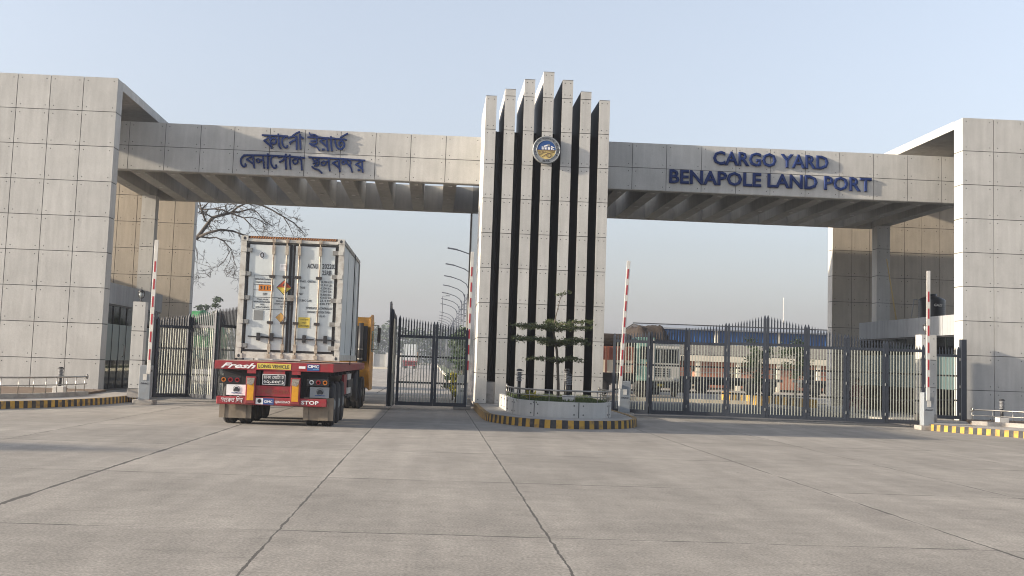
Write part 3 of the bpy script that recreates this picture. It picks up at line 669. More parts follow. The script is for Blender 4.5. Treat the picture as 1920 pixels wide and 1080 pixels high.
leaf(g3, (-9.02, 39.0), (-8.12, 39.9), 2.70, 2.86, railz=2.42); leaf(g3, (-8.08, 39.9), (-7.1, 39.05), 2.86, 3.02, railz=2.45)
leaf(g3, (-7.04, 39.05), (-6.62, 40.25), 3.04, 3.2, railz=2.5); leaf(g3, (-6.58, 40.25), (-6.2, 39.05), 3.2, 3.5, railz=2.52)
mb = MB(); mb.box(-9.12, -9.04, 38.96, 39.04, .1, 2.9, NAVY); mb.build('hinge_post', g3)
# pedestrian gate beside the right wall
g4 = thing('pedestrian_gate', (17.6, 40.5, .15), 'narrow silver barred pedestrian gate between pillar and right wall', 'gate')
leaf(g4, (17.3, 40.6), (18.42, 40.6), 2.72, 2.72, nb=8, railz=2.42, z0=.22)
mb = MB(); mb.box(18.44, 18.62, 40.5, 40.7, .15, 3.0, NAVY); mb.build('hinge_post', g4)

# pillars with lanterns
def pillar(x, y, wd, h, label):
    t = thing('gate_pillar', (x, y, .15), label, 'pillar', 'square concrete gate pillars')
    mb = MB(); mb.box(x-wd/2+.02, x+wd/2-.02, y+.02, y+wd-.02, .15, h-.02, CONCD)
    zz = [.42, 1.3, 2.2, h]; clad_front(mb, [x-wd/2, x+wd/2], zz, y, bi=.12)
    for sg in (-1, 1): clad_side(mb, x+sg*wd/2, sg, [y+.032, y+wd], zz)
    mb.box(x-wd/2-.02, x+wd/2+.02, y-.02, y+wd+.02, .15, .41, CONCW); mb.box(x-wd/2, x+wd/2, y, y+wd, h, h+.01, CONC); mb.build('shaft', t)
    l = thing('lantern', (x, y+wd/2, h), None, None); l.parent = None
    return t
def lantern(x, y, z, label):
    t = thing('lantern', (x, y, z), label, 'lantern', 'black lanterns on the gate pillars')
    mb = MB(); mb.lathe([(.05, 0), (.05, .02), (.018, .04), (.018, .1), (.07, .13)], (x, y, z), BLACKM, 12); mb.lathe([(.09, .30), (.11, .32), (.03, .38), (.012, .39), (.01, .46)], (x, y, z), BLACKM, 12)
    for k in range(6):
        a = k*PI/3; mb.tube([(x+.07*math.cos(a), y+.07*math.sin(a), z+.13), (x+.1*math.cos(a), y+.1*math.sin(a), z+.22), (x+.09*math.cos(a), y+.09*math.sin(a), z+.31)], .009, BLACKM, 5)
    mb.build('frame', t)
    mb = MB(); mb.lathe([(.05, .13), (.075, .2), (.07, .3)], (x, y, z), mat('lantern_glass', (.3, .33, .34), .2), 12); mb.build('glass', t)
def pillar2(x, y, wd, h, lab, lab2):
    t = thing('gate_pillar', (x, y, .15), lab, 'pillar', 'square concrete gate pillars')
    mb = MB(); mb.box(x-wd/2+.02, x+wd/2-.02, y+.025, y+wd-.02, .15, h-.02, CONCD)
    zz = [.42, 1.3, 2.2, h]; clad_front(mb, [x-wd/2, x+wd/2], zz, y, bi=.12)
    for sg in (-1, 1): clad_side(mb, x+sg*wd/2, sg, [y+.032, y+wd], zz)
    mb.box(x-wd/2-.02, x+wd/2+.02, y-.02, y+wd+.02, .15, .41, CONCW); mb.box(x-wd/2, x+wd/2, y+.001, y+wd, h-.015, h+.008, CONC); mb.build('shaft', t)
    lantern(x, y+wd/2, h+.01, lab2)
pillar2(-9.18, 37.2, .38, 3.1, 'square concrete pillar beside the left glass door', 'black lantern on the left gate pillar')
pillar2(16.25, 38.1, .5, 3.02, 'square concrete pillar beside the narrow pedestrian gate', 'black lantern on the right gate pillar')

# boom barriers
def barrier(x, y, arm_x, z1, label, lean=0, side=-1, cab_h=1.16, grey=True):
    t = thing('boom_barrier', (x, y, 0), label, 'barrier', 'raised red and white boom barriers')
    mb = MB(); mb.box(x-.3, x+.3, y-.28, y+.28, 0, .14, CONCW); mb.build('concrete_base', t, bevel=.015)
    mb = MB(); mb.box(x-.17, x+.17, y-.16, y+.16, .14, cab_h, CABG); c = mb.build('cabinet', t, bevel=.012)
    mb = MB(); mb.box(x-.05, x+.06, y-.172, y-.161, .72, .9, WHITE); mb.build('notice', c)
    mb = MB(); text_mb(mb, 'FAAC', x, y-.166, .60, .05, INK, width=.25, align='C', slant=.3, bold=.02); mb.build('lettering', c)
    mb = MB(); mb.tube([(arm_x, y-.2, cab_h-.16), (arm_x, y+.02, cab_h-.16)], .06, BLACKM, 12); mb.build('pivot', t)
    mb = MB(); base = Vector((arm_x, y-.235, cab_h-.25)); top = Vector((arm_x+lean, y-.235, z1)); mb.beam(base, top, .03, .115, WHITE, up=(1, 0, 0)); a = mb.build('arm', t, bevel=.008)
    mb = MB(); L = (top-base).length; n = int((L-.4)/.52)
    for k in range(n):
        s0 = .42+k*.53; p, q = base+(top-base)*s0/L, base+(top-base)*(s0+.32)/L
        mb.beam(p+Vector((0, -.018, 0)), q+Vector((0, -.018, 0)), .006, .045, REDR, up=(1, 0, 0))
    split_build(mb, 'red_stripe', a)
    return t
barrier(-8.62, 36.3, -8.5, 4.95, 'raised boom barrier in front of the left folded gate')
barrier(1.02, 40.3, 1.17, 5.35, 'raised boom barrier close against the left side of the tower', lean=.02)
barrier(6.28, 38.6, 6.1, 5.1, 'raised boom barrier at the right edge of the island', lean=.18)
barrier(15.42, 36.3, 15.36, 4.95, 'raised boom barrier at the right end of the closed gate', lean=.0)

# railings, planter, bollard lights
def railing(line, z0, z1, step, label, z_mid=None, ends=True):
    t = thing('steel_railing', (line[0][0], line[0][1], z0), label, 'railing', 'low stainless steel railings')
    P = smooth(line); rz = z1
    mb = MB(); mb.tube([(a[0], a[1], rz) for a in P], .024, STEEL, 8); mb.tube([(a[0], a[1], (z_mid or (z0+z1)/2)) for a in P], .014, STEEL, 6)
    if ends:
        for e in (0, -1):
            c = P[e]; mb.tube([(c[0], c[1]+.06*math.cos(k*PI/8), rz-.06*0+.06*math.sin(k*PI/8)-.0) for k in range(17)], .02, STEEL, 6)
    mb.build('rails', t)
    for a in resample(P, step): mb = MB(); mb.tube([(a.x, a.y, z0), (a.x, a.y, rz)], .013, STEEL, 6); mb.build('post', t)
    return t
def bollard(x, y, z, label, h=.72, base=True):
    t = thing('bollard_light', (x, y, z), label, 'garden light', 'louvred bollard lights')
    if base: mb = MB(); mb.box(x-.16, x+.16, y-.16, y+.16, z, z+.2, WHITE); mb.build('base_block', t, bevel=.01)
    zz = z+(.2 if base else 0)
    mb = MB(); mb.tube([(x, y, zz), (x, y, z+h*.62)], .05, BLACKM, 12); mb.build('post', t)
    mb = MB(); n = 6; pr = []
    for k in range(n):
        q = z+h*.6+k*h*.055; pr += [(.055, q), (.088, q+.006), (.088, q+.02), (.055, q+.028)]
    mb.lathe([(r, q-z) for r, q in pr], (x, y, z), mat('louvre_grey', (.16, .165, .175), .45), 16)
    mb.lathe([(.09, h*.93), (.085, h*.97), (.04, h)], (x, y, z), BLACKM, 16); mb.build('louvred_head', t)
LR = [(-15.0, 28.4), (-13.0, 30.7), (-11.75, 32.7), (-11.2, 33.9), (-10.9, 35.2), (-10.62, 37.2)]
RR = [(17.25, 37.15), (17.8, 36.75), (18.6, 35.9), (19.8, 34.4), (21.5, 32.4)]
for nm, P, lb in (('L', LR, 'left'), ('R', RR, 'right')):
    mb = MB(); S = [Vector(a) for a in smooth(P)]; q = [(a.x, a.y) for a in S]
    for i in range(len(S)-1):
        a, b = S[i], S[i+1]; d = (b-a).normalized(); n_ = Vector((-d.y, d.x))*.07
        mb.hexa([(a.x-n_.x, a.y-n_.y, .15), (b.x-n_.x, b.y-n_.y, .15), (b.x+n_.x, b.y+n_.y, .15), (a.x+n_.x, a.y+n_.y, .15), (a.x-n_.x, a.y-n_.y, .3), (b.x-n_.x, b.y-n_.y, .3), (b.x+n_.x, b.y+n_.y, .3), (a.x+n_.x, a.y+n_.y, .3)], CONCW)
    tag(mb.build('bed_edging'), 'low concrete edging under the %s steel railing' % lb, 'edging')
railing(LR, .3, .74, .62, 'low stainless steel railing in front of the left portal wall'); railing(RR, .3, .66, .62, 'low stainless steel railing in front of the right portal wall')
mb = MB(); mb.prism([(-18, 28), (-15, 28.5), (-11.8, 32.8), (-10.7, 37.2), (-11, 40.8), (-18, 40.8)], .14, .24, SOIL); tag(mb.build('soil_bed'), kind='structure')
mb = MB(); mb.prism([(17.3, 37.3), (19.8, 34.5), (26, 30), (26, 40.8), (18.7, 40.8)], .14, .22, SOIL); tag(mb.build('soil_bed'), kind='structure')
bollard(-11.25, 36.6, .24, 'louvred bollard light behind the left railing', .78); bollard(18.45, 37.6, .22, 'louvred bollard light behind the right railing', .8)
PW = [(2.18, 38.6), (2.2, 36), (2.24, 34), (2.36, 33.1), (2.62, 32.45), (3.05, 31.98), (3.6, 31.78), (4.15, 31.85), (4.62, 32.15), (4.95, 32.8), (5.1, 33.8), (5.14, 36), (5.15, 38.6)]
pl = thing('curved_planter', (3.66, 34, .2), 'curved grey concrete planter on the traffic island', 'planter')
mb = MB(); S = smooth(PW, 8)
for i in range(len(S)-1):
    a, b = Vector(S[i]), Vector(S[i+1]); d = (b-a).normalized(); n_ = Vector((-d.y, d.x))*.12
    mb.hexa([(a.x, a.y, .2), (b.x, b.y, .2), (b.x+n_.x, b.y+n_.y, .2), (a.x+n_.x, a.y+n_.y, .2), (a.x, a.y, .62), (b.x, b.y, .62), (b.x+n_.x, b.y+n_.y, .62), (a.x+n_.x, a.y+n_.y, .62)], CONC, .5)
mb.build('wall', pl)
mb = MB()
for a in [p for i, p in enumerate(resample(S, 1.3)) if i > 0]:
    i = min(range(len(S)-1), key=lambda k: (Vector(S[k])-a).length); d = (Vector(S[i+1])-Vector(S[i])).normalized(); n_ = Vector((d.y, -d.x))
    c = Vector((a.x, a.y, .41)); mb.obox(c+Vector((n_.x, n_.y, 0))*.002, Vector((d.x, d.y, 0))*.012, Vector((n_.x, n_.y, 0))*.004, (0, 0, .205), CONCD)
    for sg in (-1, 1):
        for zz in (.29, .53): mb.obox(Vector((a.x, a.y, zz))+Vector((d.x, d.y, 0))*.13*sg+Vector((n_.x, n_.y, 0))*.001, Vector((d.x, d.y, 0))*.016, Vector((n_.x, n_.y, 0))*.006, (0, 0, .016), BOLT)
mb.build('joints', pl)
mb = MB(); mb.prism([(x+(.11 if x < 3.6 else -.11), y+.1) for x, y in S], .21, .56, SOIL); mb.build('soil', pl)
IR = [(x+(.06 if x < 3.6 else -.06), y+.05) for x, y in PW[1:-1]]
railing(IR, .62, .92, .72, 'curved low stainless steel railing on top of the island planter')
gm = MB()
for k in range(5200):
    x = rnd.uniform(2.35, 5.0); y = rnd.uniform(32.1, 38.4)
    if (abs(x-3.66) > .9 and y < 32.9) or abs(x-3.66) > 1.3 and y < 33.6: continue
    a = rnd.uniform(0, PI); h = rnd.uniform(.05, .16); wv = .012; lx, ly = rnd.uniform(-.05, .05), rnd.uniform(-.05, .05)
    gm.poly([(x-wv*math.cos(a), y-wv*math.sin(a), .56), (x+wv*math.cos(a), y+wv*math.sin(a), .56), (x+lx, y+ly, .56+h)], GRASSM)
tag(gm.build('grass'), 'short green grass growing inside the island planter', 'grass', kind='stuff')
bollard(2.53, 34.6, .56, 'louvred bollard light at the left of the island planter', .9, base=False)
bollard(3.87, 33.6, .56, 'louvred bollard light on a pale block in the island planter', .82, base=True)
bollard(4.08, 36.0, .56, 'louvred bollard light half hidden behind the front one in the island planter', .95, base=False)

# leaves
def leafcloud(mb, pts, n, spread, size, m, flat=1.0, r=rnd):
    for _ in range(n):
        c = r.choice(pts); p = Vector(c)+Vector((r.gauss(0, spread), r.gauss(0, spread), r.gauss(0, spread*flat)))
        a = Vector((r.gauss(0, 1), r.gauss(0, 1), r.gauss(0, .6*flat+.15))).normalized(); b = a.cross(Vector((r.gauss(0, 1), r.gauss(0, 1), r.gauss(0, 1)))).normalized(); s = size*r.uniform(.6, 1.4)
        mb.poly([p-a*s, p+b*s*.45, p+a*s, p-b*s*.45], m)
# tiered young tree in the island
tt = thing('tiered_tree', (3.72, 34.9, .56), 'slender young tree with flat leafy tiers in the island planter', 'tree')
tr = [(3.72, 34.9, .5), (3.71, 34.9, 1.0), (3.68, 34.9, 1.52), (3.64, 34.9, 2.0), (3.58, 34.9, 2.35), (3.50, 34.9, 2.62), (3.55, 34.9, 2.9), (3.64, 34.9, 3.35), (3.70, 34.9, 3.6), (3.86, 34.9, 3.76)]
mb = MB(); mb.tube(tr, [.05, .045, .04, .038, .034, .028, .018, .013, .011, .006], TRUNK, 8); trk = mb.build('trunk', tt)
bm_, lm = MB(), MB()
for z0, xr0, xr1, nb, dz in ((2.80, -1.28, .98, 15, .12), (2.32, -1.14, .82, 13, .08), (1.80, -.90, .55, 8, .04)):
    cx = 3.6 if z0 > 1.9 else 3.67
    for k in range(nb):
        a = 2*PI*k/nb+rnd.uniform(-.2, .2); L_ = (abs(xr0) if math.cos(a) < 0 else xr1)*abs(math.cos(a))+.85*abs(math.sin(a)); L_ *= rnd.uniform(.8, 1.08)
        zz = z0+rnd.uniform(-dz, dz)
        pts = [(cx, 34.9, zz-.1), (cx+math.cos(a)*L_*.5, 34.9+math.sin(a)*L_*.5, zz+rnd.uniform(-.02, .03)), (cx+math.cos(a)*L_, 34.9+math.sin(a)*L_, zz+rnd.uniform(-.05, .05))]
        bm_.tube(pts, [.012, .008, .003], TRUNK, 5)
        tips = [Vector(pts[1]).lerp(Vector(pts[2]), t/6) for t in range(7)]+[Vector(pts[0]).lerp(Vector(pts[1]), t/4) for t in (1, 2, 3)]
        for q in list(tips):
            for s_ in (-1, 1): tips.append(q+Vector((-math.sin(a), math.cos(a), 0))*s_*rnd.uniform(.03, .14))
        leafcloud(lm, [tuple(q) for q in tips], int(rnd.uniform(120, 330) if z0 > 1.9 else 110), .036, .033, LEAF, .8)
leafcloud(lm, [(3.82+.05*k, 34.9, 3.74+.012*k) for k in range(-5, 5)], 130, .035, .03, LEAF, .8)
for q in ((3.45, 1.32), (3.38, 1.42)): bm_.tube([(3.69, 34.9, 1.2), (q[0], 34.85, q[1])], [.008, .003], TRUNK, 4)
bm_.build('branches', tt); lm.build('crown', tt)
sh = thing('variegated_shrub', (2.85, 34.2, .56), 'yellow green variegated shrub in the island planter', 'shrub')
mb = MB()
for k in range(34):
    a = rnd.uniform(0, 2*PI); e = rnd.uniform(.35, 1.4); L_ = rnd.uniform(.2, .42); c = Vector((2.85+rnd.uniform(-.08, .08), 34.2+rnd.uniform(-.08, .08), .6))
    d = Vector((math.cos(a)*math.cos(e), math.sin(a)*math.cos(e), math.sin(e))); s_ = d.cross(Vector((0, 0, 1))).normalized()*.035; mid = c+d*L_*.6; tip = c+d*L_+Vector((0, 0, -.06))
    mb.poly([c, mid-s_, tip, mid+s_], LEAFY)
mb.build('leaves', sh)

# ================================================================== TRUCK
TX0, TX1 = -4.98, -2.28      # trailer sides
tk = thing('container_truck', (-3.55, 33, 0), 'red flatbed trailer truck with yellow cab carrying the white container', 'truck')
Y0 = 27.4; DZ = 1.44
mb = MB(); mb.box(TX0, TX1, Y0, 39.6, DZ-.19, DZ, REDT); mb.box(TX0+.03, TX1-.03, Y0+.03, 39.6, DZ+.001, DZ+.012, REDD); dk = mb.build('trailer_deck', tk, bevel=.012)
yl = Y0-.004
mb = MB(); text_mb(mb, 'Fresh', -4.84, yl, DZ-.155, .115, INKW, width=.79, slant=.45, bold=.03, depth=.003); mb.build('script_lettering', dk); mb = MB()
mb.box(-4.02, -3.25, yl, yl+.003, DZ-.16, DZ-.03, YELS); text_mb(mb, 'LONG VEHICLE', -3.99, yl-.003, DZ-.135, .08, INK, width=.70, bold=.015, depth=.002); mb.build('yellow_sticker', dk); mb = MB()
mb.box(-3.07, -2.92, yl, yl+.003, DZ-.125, DZ-.07, INKW)
mb.build('small_plate', dk); mb = MB(); mb.box(-2.88, -2.60, yl, yl+.003, DZ-.17, DZ-.02, BLUES); text_mb(mb, 'CIMC', -2.865, yl-.003, DZ-.10, .065, INKW, width=.25, bold=.03, depth=.002); mb.obox((-2.68, yl-.002, DZ-.13), (.07, 0, 0), (0, .001, 0), (0, 0, .008), mat('light_blue', (.1, .3, .5), .5))
mb.build('maker_sticker', dk)
mb = MB()   # chassis
mb.box(-4.15, -3.95, Y0+.12, 44.5, .72, DZ-.2, UNDER); mb.box(-3.3, -3.1, Y0+.12, 44.5, .72, DZ-.2, UNDER)
for yy in (28.1, 29.4, 30.7, 38.2, 39.5): mb.box(-4.6, -2.6, yy-.07, yy+.07, .45, .6, UNDER)
for k in range(10): mb.box(TX0+.1, TX1-.1, Y0+.5+k*1.15, Y0+.56+k*1.15, DZ-.3, DZ-.192, UNDER)
mb.box(TX0+.15, TX1-.15, Y0+.35, Y0+.38, .62, DZ-.19, UNDER); mb.build('chassis', tk)
mb = MB()   # rear underrun bumper
mb.box(-4.90, -2.40, Y0+.0, Y0+.10, .455, .635, REDT); bp = mb.build('rear_bumper', tk, bevel=.015)
yb = Y0-.005
mb = MB(); text_mb(mb, 'সংেকত িদন', -4.80, yb, .50, .10, INKW, width=.50, bold=0, depth=.003, slant=.2, cap=.65); mb.build('bumper_lettering', bp); mb = MB(); text_mb(mb, 'STOP', -2.98, yb, .505, .085, INKW, width=.40, bold=.03, depth=.003); mb.build('bumper_lettering', bp); mb = MB()
mb.box(-4.01, -3.845, yb, yb+.003, .475, .615, INKW); mb.lathe([(.045, -.003), (.045, .001)], (-3.925, yb, .55), INK, 12, 'y'); mb.box(-3.84, -3.60, yb, yb+.003, .475, .615, BLUES)
text_mb(mb, 'CIMC', -3.82, yb-.003, .515, .055, INKW, width=.19, bold=.02, depth=.002); text_mb(mb, 'QINGDAO', -3.575, yb, .515, .055, INKW, width=.34, depth=.002, bold=.01); mb.build('maker_stickers', bp)
for x in (-4.14, -3.125):
    mb = MB(); mb.box(x-.11, x+.11, Y0-.03, Y0+.09, .49, 1.10, REDT); po = mb.build('bumper_post', tk, bevel=.01)
    mb = MB(); mb.box(x-.075, x+.075, Y0-.035, Y0-.031, .56, 1.03, PYEL)
    mb.xzprism([(x-.09, .93), (x+.02, .9), (x+.07, .96), (x+.09, 1.07), (x-.08, 1.07)], Y0-.044, Y0-.036, mat('torn_foil', (.3, .27, .23), .4, metal=.3, var=.5, scale=30))
    mb.build('reflective_patch', po)
    mb = MB(); mb.box(x-.10, x+.10, Y0+.0, Y0+.09, 1.17, DZ-.192, REDT); mb.build('post_bracket', tk)
mb = MB(); mb.box(-4.03, -3.19, Y0+.03, Y0+.07, .66, .90, REDT); cp = mb.build('cross_panel', tk)
mb = MB(); text_mb(mb, 'CIMC GLOBAL', -4.0, Y0+.026, .72, .10, INKG, width=.80, depth=.002); mb.build('panel_lettering', cp)
mb = MB(); mb.box(-3.87, -3.38, Y0+.02, Y0+.05, 1.17, DZ-.192, REDT); mb.box(-3.885, -3.365, Y0+.005, Y0+.022, .925, 1.165, INKW); npl = mb.build('number_plate', tk)
mb = MB(); mb.box(-3.872, -3.378, Y0+.001, Y0+.005, .938, 1.152, INK)
text_mb(mb, 'ঢাকা েমেটা-ঢ', -3.85, Y0-.002, 1.062, .068, INKW, width=.45, depth=.002, cap=.65); text_mb(mb, '৬২-০০৫১', -3.855, Y0-.002, .955, .075, INKW, width=.46, depth=.002, bold=.01, cap=.65); mb.build('plate_lettering', npl)
for x0, order in ((-4.88, (ORANGEL, REDL, REDL)), (-2.88, (WLENS, REDL, ORANGEL))):
    mb = MB(); mb.box(x0, x0+.50, Y0+.06, Y0+.14, .925, 1.09, BLACKM); tl = mb.build('tail_light', tk, bevel=.01)
    mb = MB()
    for k, m in enumerate(order): mb.lathe([(.052, -.0), (.052, .012), (.03, .0)][::-1], (x0+.11+k*.155, Y0+.048, 1.01), m, 16, 'y')
    split_build(mb, 'lens', tl)
for x0 in (-4.7, -2.80):
    mb = MB(); mb.box(x0, x0+.44, Y0+.08, Y0+.095, .66, .905, INKW if x0 < -4 else CABG); wp = mb.build('white_flap_plate', tk)
    mb = MB(); cx = x0+.23; cz = .80
    mb.tube([(cx+.075*math.cos(2*PI*k/20), Y0+.072, cz+.075*math.sin(2*PI*k/20)) for k in range(21)], .004, INK, 4)
    mb.xzprism([(cx-.06, cz-.045), (cx+.06, cz-.045), (cx+.065, cz), (cx+.02, cz+.045), (cx-.03, cz+.045), (cx-.06, cz)], Y0+.068, Y0+.078, INK); mb.box(cx-.11, cx+.11, Y0+.07, Y0+.078, cz-.095, cz-.08, BLUES); mb.build('badge', wp)
for x0, x1, z1 in ((-4.85, -4.12, .455), (-2.94, -2.25, .66)):
    mb = MB(); n = 6
    for k in range(n):
        a, b = x0+(x1-x0)*k/n, x0+(x1-x0)*(k+1)/n; yy = Y0+.16+.015*math.sin(k*1.3)
        mb.box(a, b+.001, yy, yy+.012, .14, z1, FLAP)
    mb.build('mudflap', tk)
def wheel(x, y, r=.5, wd=.27, parent=None):
    mb = MB(); pr = [(r*.55, -wd/2), (r*.93, -wd/2), (r, -wd/2+.04), (r, -.02), (r*.97, -.015), (r*.97, .015), (r, .02), (r, wd/2-.04), (r*.93, wd/2), (r*.55, wd/2)]
    mb.lathe(pr, (x, y, r), TYRE, 32, 'x'); t = mb.build('wheel', parent)
    mb = MB(); mb.lathe([(.08, -wd/2+.03), (r*.54, -wd/2+.05), (r*.54, wd/2-.05), (.2, wd/2-.03), (.08, wd/2+.02)], (x, y, r), PLATE, 16, 'x'); mb.build('rim', t)
for yy in (28.08, 29.38, 30.68, 38.3, 39.6):
    for xx in (-4.66, -4.30, -2.77, -2.41): wheel(xx, yy, parent=tk)
for xx in (-4.55, -2.62): wheel(xx, 44.0, parent=tk)
# side equipment on the right
mb = MB(); mb.box(-2.40, -2.34, 31.6, 32.6, .62, 1.15, REDT); mb.box(-2.55, -2.33, 33.1, 34.9, .50, 1.0, UNDER)
mb.build('side_toolbox', tk)
mb = MB(); mb.box(-2.36, -2.31, 32.7, 33.9, 1.0, 1.16, WHITE); mb.box(-2.36, -2.31, 32.7, 33.9, .62, .78, WHITE); mb.box(-2.4, -2.36, 32.6, 34.0, .55, 1.2, UNDER); mb.build('side_guard', tk)
mb = MB(); mb.tube([(-2.5, 36.9, .75), (-2.33, 36.9, .75)], .48, UNDER, 24); mb.box(-2.62, -2.31, 37.6, 37.64, .35, 1.28, UNDER); mb.build('rear_mudguard', tk)
# cab
mb = MB()
prof = [(42.6, 1.1), (42.6, 2.95), (42.75, 3.08), (44.3, 3.12), (44.75, 2.9), (44.95, 2.0), (45.05, .55), (43.0, .55)]
XA, XB = -4.72, -2.28
def cabx(mb, prof, xa, xb, m):
    n = len(prof); b = len(mb.v)
    mb.v += [(xa, y, z) for y, z in prof]+[(xb, y, z) for y, z in prof]
    for k in range(n): mb.face([b+k, b+(k+1) % n, b+n+(k+1) % n, b+n+k][::-1], m)
    mb.face([b+k for k in range(n)][::-1], m); mb.face([b+n+k for k in range(n)], m)
cabx(mb, prof, XA, XB, CABY); cb = mb.build('cab', tk, bevel=.10)
mb = MB(); mb.box(-2.279, -2.27, 43.35, 44.45, 1.85, 2.62, GLASSD); mb.build('side_window', cb)
mb = MB(); mb.box(-2.80, -2.38, 42.3, 42.58, 1.5, 2.75, BLACKM); mb.tube([(-2.6, 42.2, 1.2), (-2.6, 42.2, 2.85)], .09, BLACKM, 12); mb.tube([(-2.6, 42.2, 1.9), (-2.6, 42.2, 1.94)], .1, STEEL, 12); mb.tube([(-2.6, 42.2, 1.55), (-2.6, 42.2, 1.59)], .1, STEEL, 12); mb.build('exhaust_stack', tk)
mb = MB(); mb.box(-2.12, -2.0, 44.35, 44.42, 2.2, 2.75, BLACKM); mi = mb.build('side_mirror', cb, bevel=.02)
mb = MB(); mb.tube([(-2.28, 44.5, 2.85), (-2.08, 44.42, 2.85), (-2.08, 44.42, 1.95), (-2.28, 44.5, 1.95)], .016, BLACKM, 6); mb.build('mirror_bracket', mi)
mb = MB(); mb.tube([(-2.6, 44.0-.62, .75), (-2.6, 44.0-.5, 1.08), (-2.6, 44.0, 1.2), (-2.6, 44.5, 1.08), (-2.6, 44.62, .75)], .03, CABY, 6); mb.box(-2.6, -2.27, 42.9, 43.35, .6, 1.15, CABY); mb.build('wheel_arch', cb)
# container
cn = thing('shipping_container', (-3.436, 31.1, 1.5), 'white refrigerated shipping container with hazard placards standing on the red trailer', 'shipping container')
CX0, CX1, CY0, CY1, CZ0, CZ1 = -4.655, -2.217, 28.127, 34.185, 1.507, 4.403
mb = MB(); mb.box(CX0+.03, CX1-.03, CY0+.14, CY1, CZ0+.14, CZ1-.05, BOXW)
ys = [CY0+1.9, CY0+4.75]
for yy in ys: mb.box(CX1-.031, CX1-.022, yy-.004, yy+.004, CZ0+.2, CZ1-.12, PLATE)
mb.build('body', cn)
mb = MB()
for x0, x1 in ((CX0, CX0+.13), (CX1-.13, CX1)): mb.box(x0, x1, CY0+.01, CY0+.17, CZ0+.118, CZ1-.118, BOXF)
mb.box(CX0+.16, CX1-.16, CY0+.015, CY0+.13, CZ1-.13, CZ1-.02, BOXF); mb.box(CX0+.16, CX1-.16, CY0+.015, CY0+.13, CZ0+.005, CZ0+.16, BOXF)
for x0, x1 in ((CX0, CX0+.06), (CX1-.06, CX1)):
    mb.box(x0, x1, CY0+.17, CY1-.17, CZ1-.10, CZ1-.01, HINGE); mb.box(x0, x1, CY0+.17, CY1-.17, CZ0+.02, CZ0+.16, BOXF); mb.box(x0, x1, CY1-.17, CY1-.01, CZ0+.118, CZ1-.118, HINGE)
mb.build('frame', cn)
mb = MB()
for x in (CX0, CX1-.162):
    for y in (CY0, CY1-.178):
        for z in (CZ0, CZ1-.118):
            mb.box(x, x+.162, y, y+.178, z, z+.118, BOXF)
            if y == CY0:
                cx, cz = x+.081, z+.059; mb.poly([(cx+.03*math.cos(k*PI/6), y-.003, cz+.04*math.sin(k*PI/6)) for k in range(12)], INK)
mb.build('corner_castings', cn)
mb = MB()   # hazard striped top edge
n = 36
for k in range(n):
    a = CX0+.2+(CX1-CX0-.4)*k/n; b = CX0+.2+(CX1-CX0-.4)*(k+.5)/n
    mb.poly([(a, CY0+.01, CZ1-.055), (b, CY0+.01, CZ1-.055), (b+.03, CY0+.01, CZ1-.005), (a+.03, CY0+.01, CZ1-.005)], mat('stripe_orange', (.40, .16, .05), .6, var=.3, scale=20))
mb.box(CX0+.17, CX1-.17, CY0+.012, CY0+.14, CZ1-.06, CZ1, mat('stripe_black', (.05, .03, .025), .7)); mb.build('striped_top_edge', cn)
mid = (CX0+CX1)/2
for sg, (a, b) in ((-1, (CX0+.16, mid-.022)), (1, (mid+.022, CX1-.16))):
    mb = MB(); mb.box(a, b, CY0+.06, CY0+.13, CZ0+.165, CZ1-.165, GASK); mb.box(a+.05, b-.05, CY0+.045, CY0+.062, CZ0+.215, CZ1-.20, BOXW, .6); dr = mb.build('door', cn)
    rods = (a+.55, b-.14) if sg < 0 else (a+.14, b-.55)
    if sg < 0: rods = (CX0+.775, mid-.13)
    else: rods = (mid+.16, mid+.655)
    for rx in rods:
        mb = MB(); mb.tube([(rx, CY0+.02, CZ0+.07), (rx, CY0+.02, CZ1-.08)], .018, RUST, 8)
        for zz in (CZ0+.07, CZ1-.10): mb.box(rx-.04, rx+.04, CY0-.01, CY0+.05, zz-.04, zz+.05, RUST)
        mb.box(rx-.035, rx+.035, CY0-.005, CY0+.04, CZ1-.42, CZ1-.2, RUST); mb.box(rx-.035, rx+.035, CY0-.005, CY0+.04, CZ0+.17, CZ0+.36, RUST)
        for zz in (CZ0+.86, CZ0+1.95): mb.box(rx-.075, rx+.06, CY0-.002, CY0+.045, zz-.03, zz+.03, GASK)
        mb.build('locking_rod', dr)
        mb = MB(); hx = rx-.28 if sg < 0 else rx-.02; hz = CZ0+.50
        if sg < 0: mb.beam((rx-.5, CY0+.0, hz+.02), (rx, CY0+.0, hz), .025, .03, BLACKM); mb.box(rx-.30, rx-.22, CY0-.02, CY0+.04, hz-.07, hz+.11, BLACKM)
        else: mb.beam((rx, CY0+.0, hz-.01), (rx+.44, CY0+.0, hz-.01), .025, .03, BLACKM); mb.box(rx+.17, rx+.25, CY0-.02, CY0+.04, hz-.09, hz+.09, BLACKM)
        mb.build('door_handle', dr)
    for k in range(5):
        zz = CZ0+.30+k*.565; x = CX0+.02 if sg < 0 else CX1-.02
        mb = MB(); mb.box(*sorted((x, x-sg*.12)), CY0-.006, CY0+.05, zz-.045, zz+.045, BOXF); mb.box(*sorted((x-sg*.123, x-sg*.25)), CY0+.008, CY0+.05, zz-.05, zz+.05, HINGE)
        if sg < 0: mb.lathe([(.045, -.012), (.045, .01)], (x+.2, CY0+.002, zz), PLATE, 12, 'y')
        mb.build('hinge', dr)
mb = MB(); mb.box(mid-.09, mid+.08, CY0+.01, CY0+.04, CZ0+1.38, CZ0+1.52, HINGE); mb.build('customs_lock_box', cn)
yd = CY0+.040
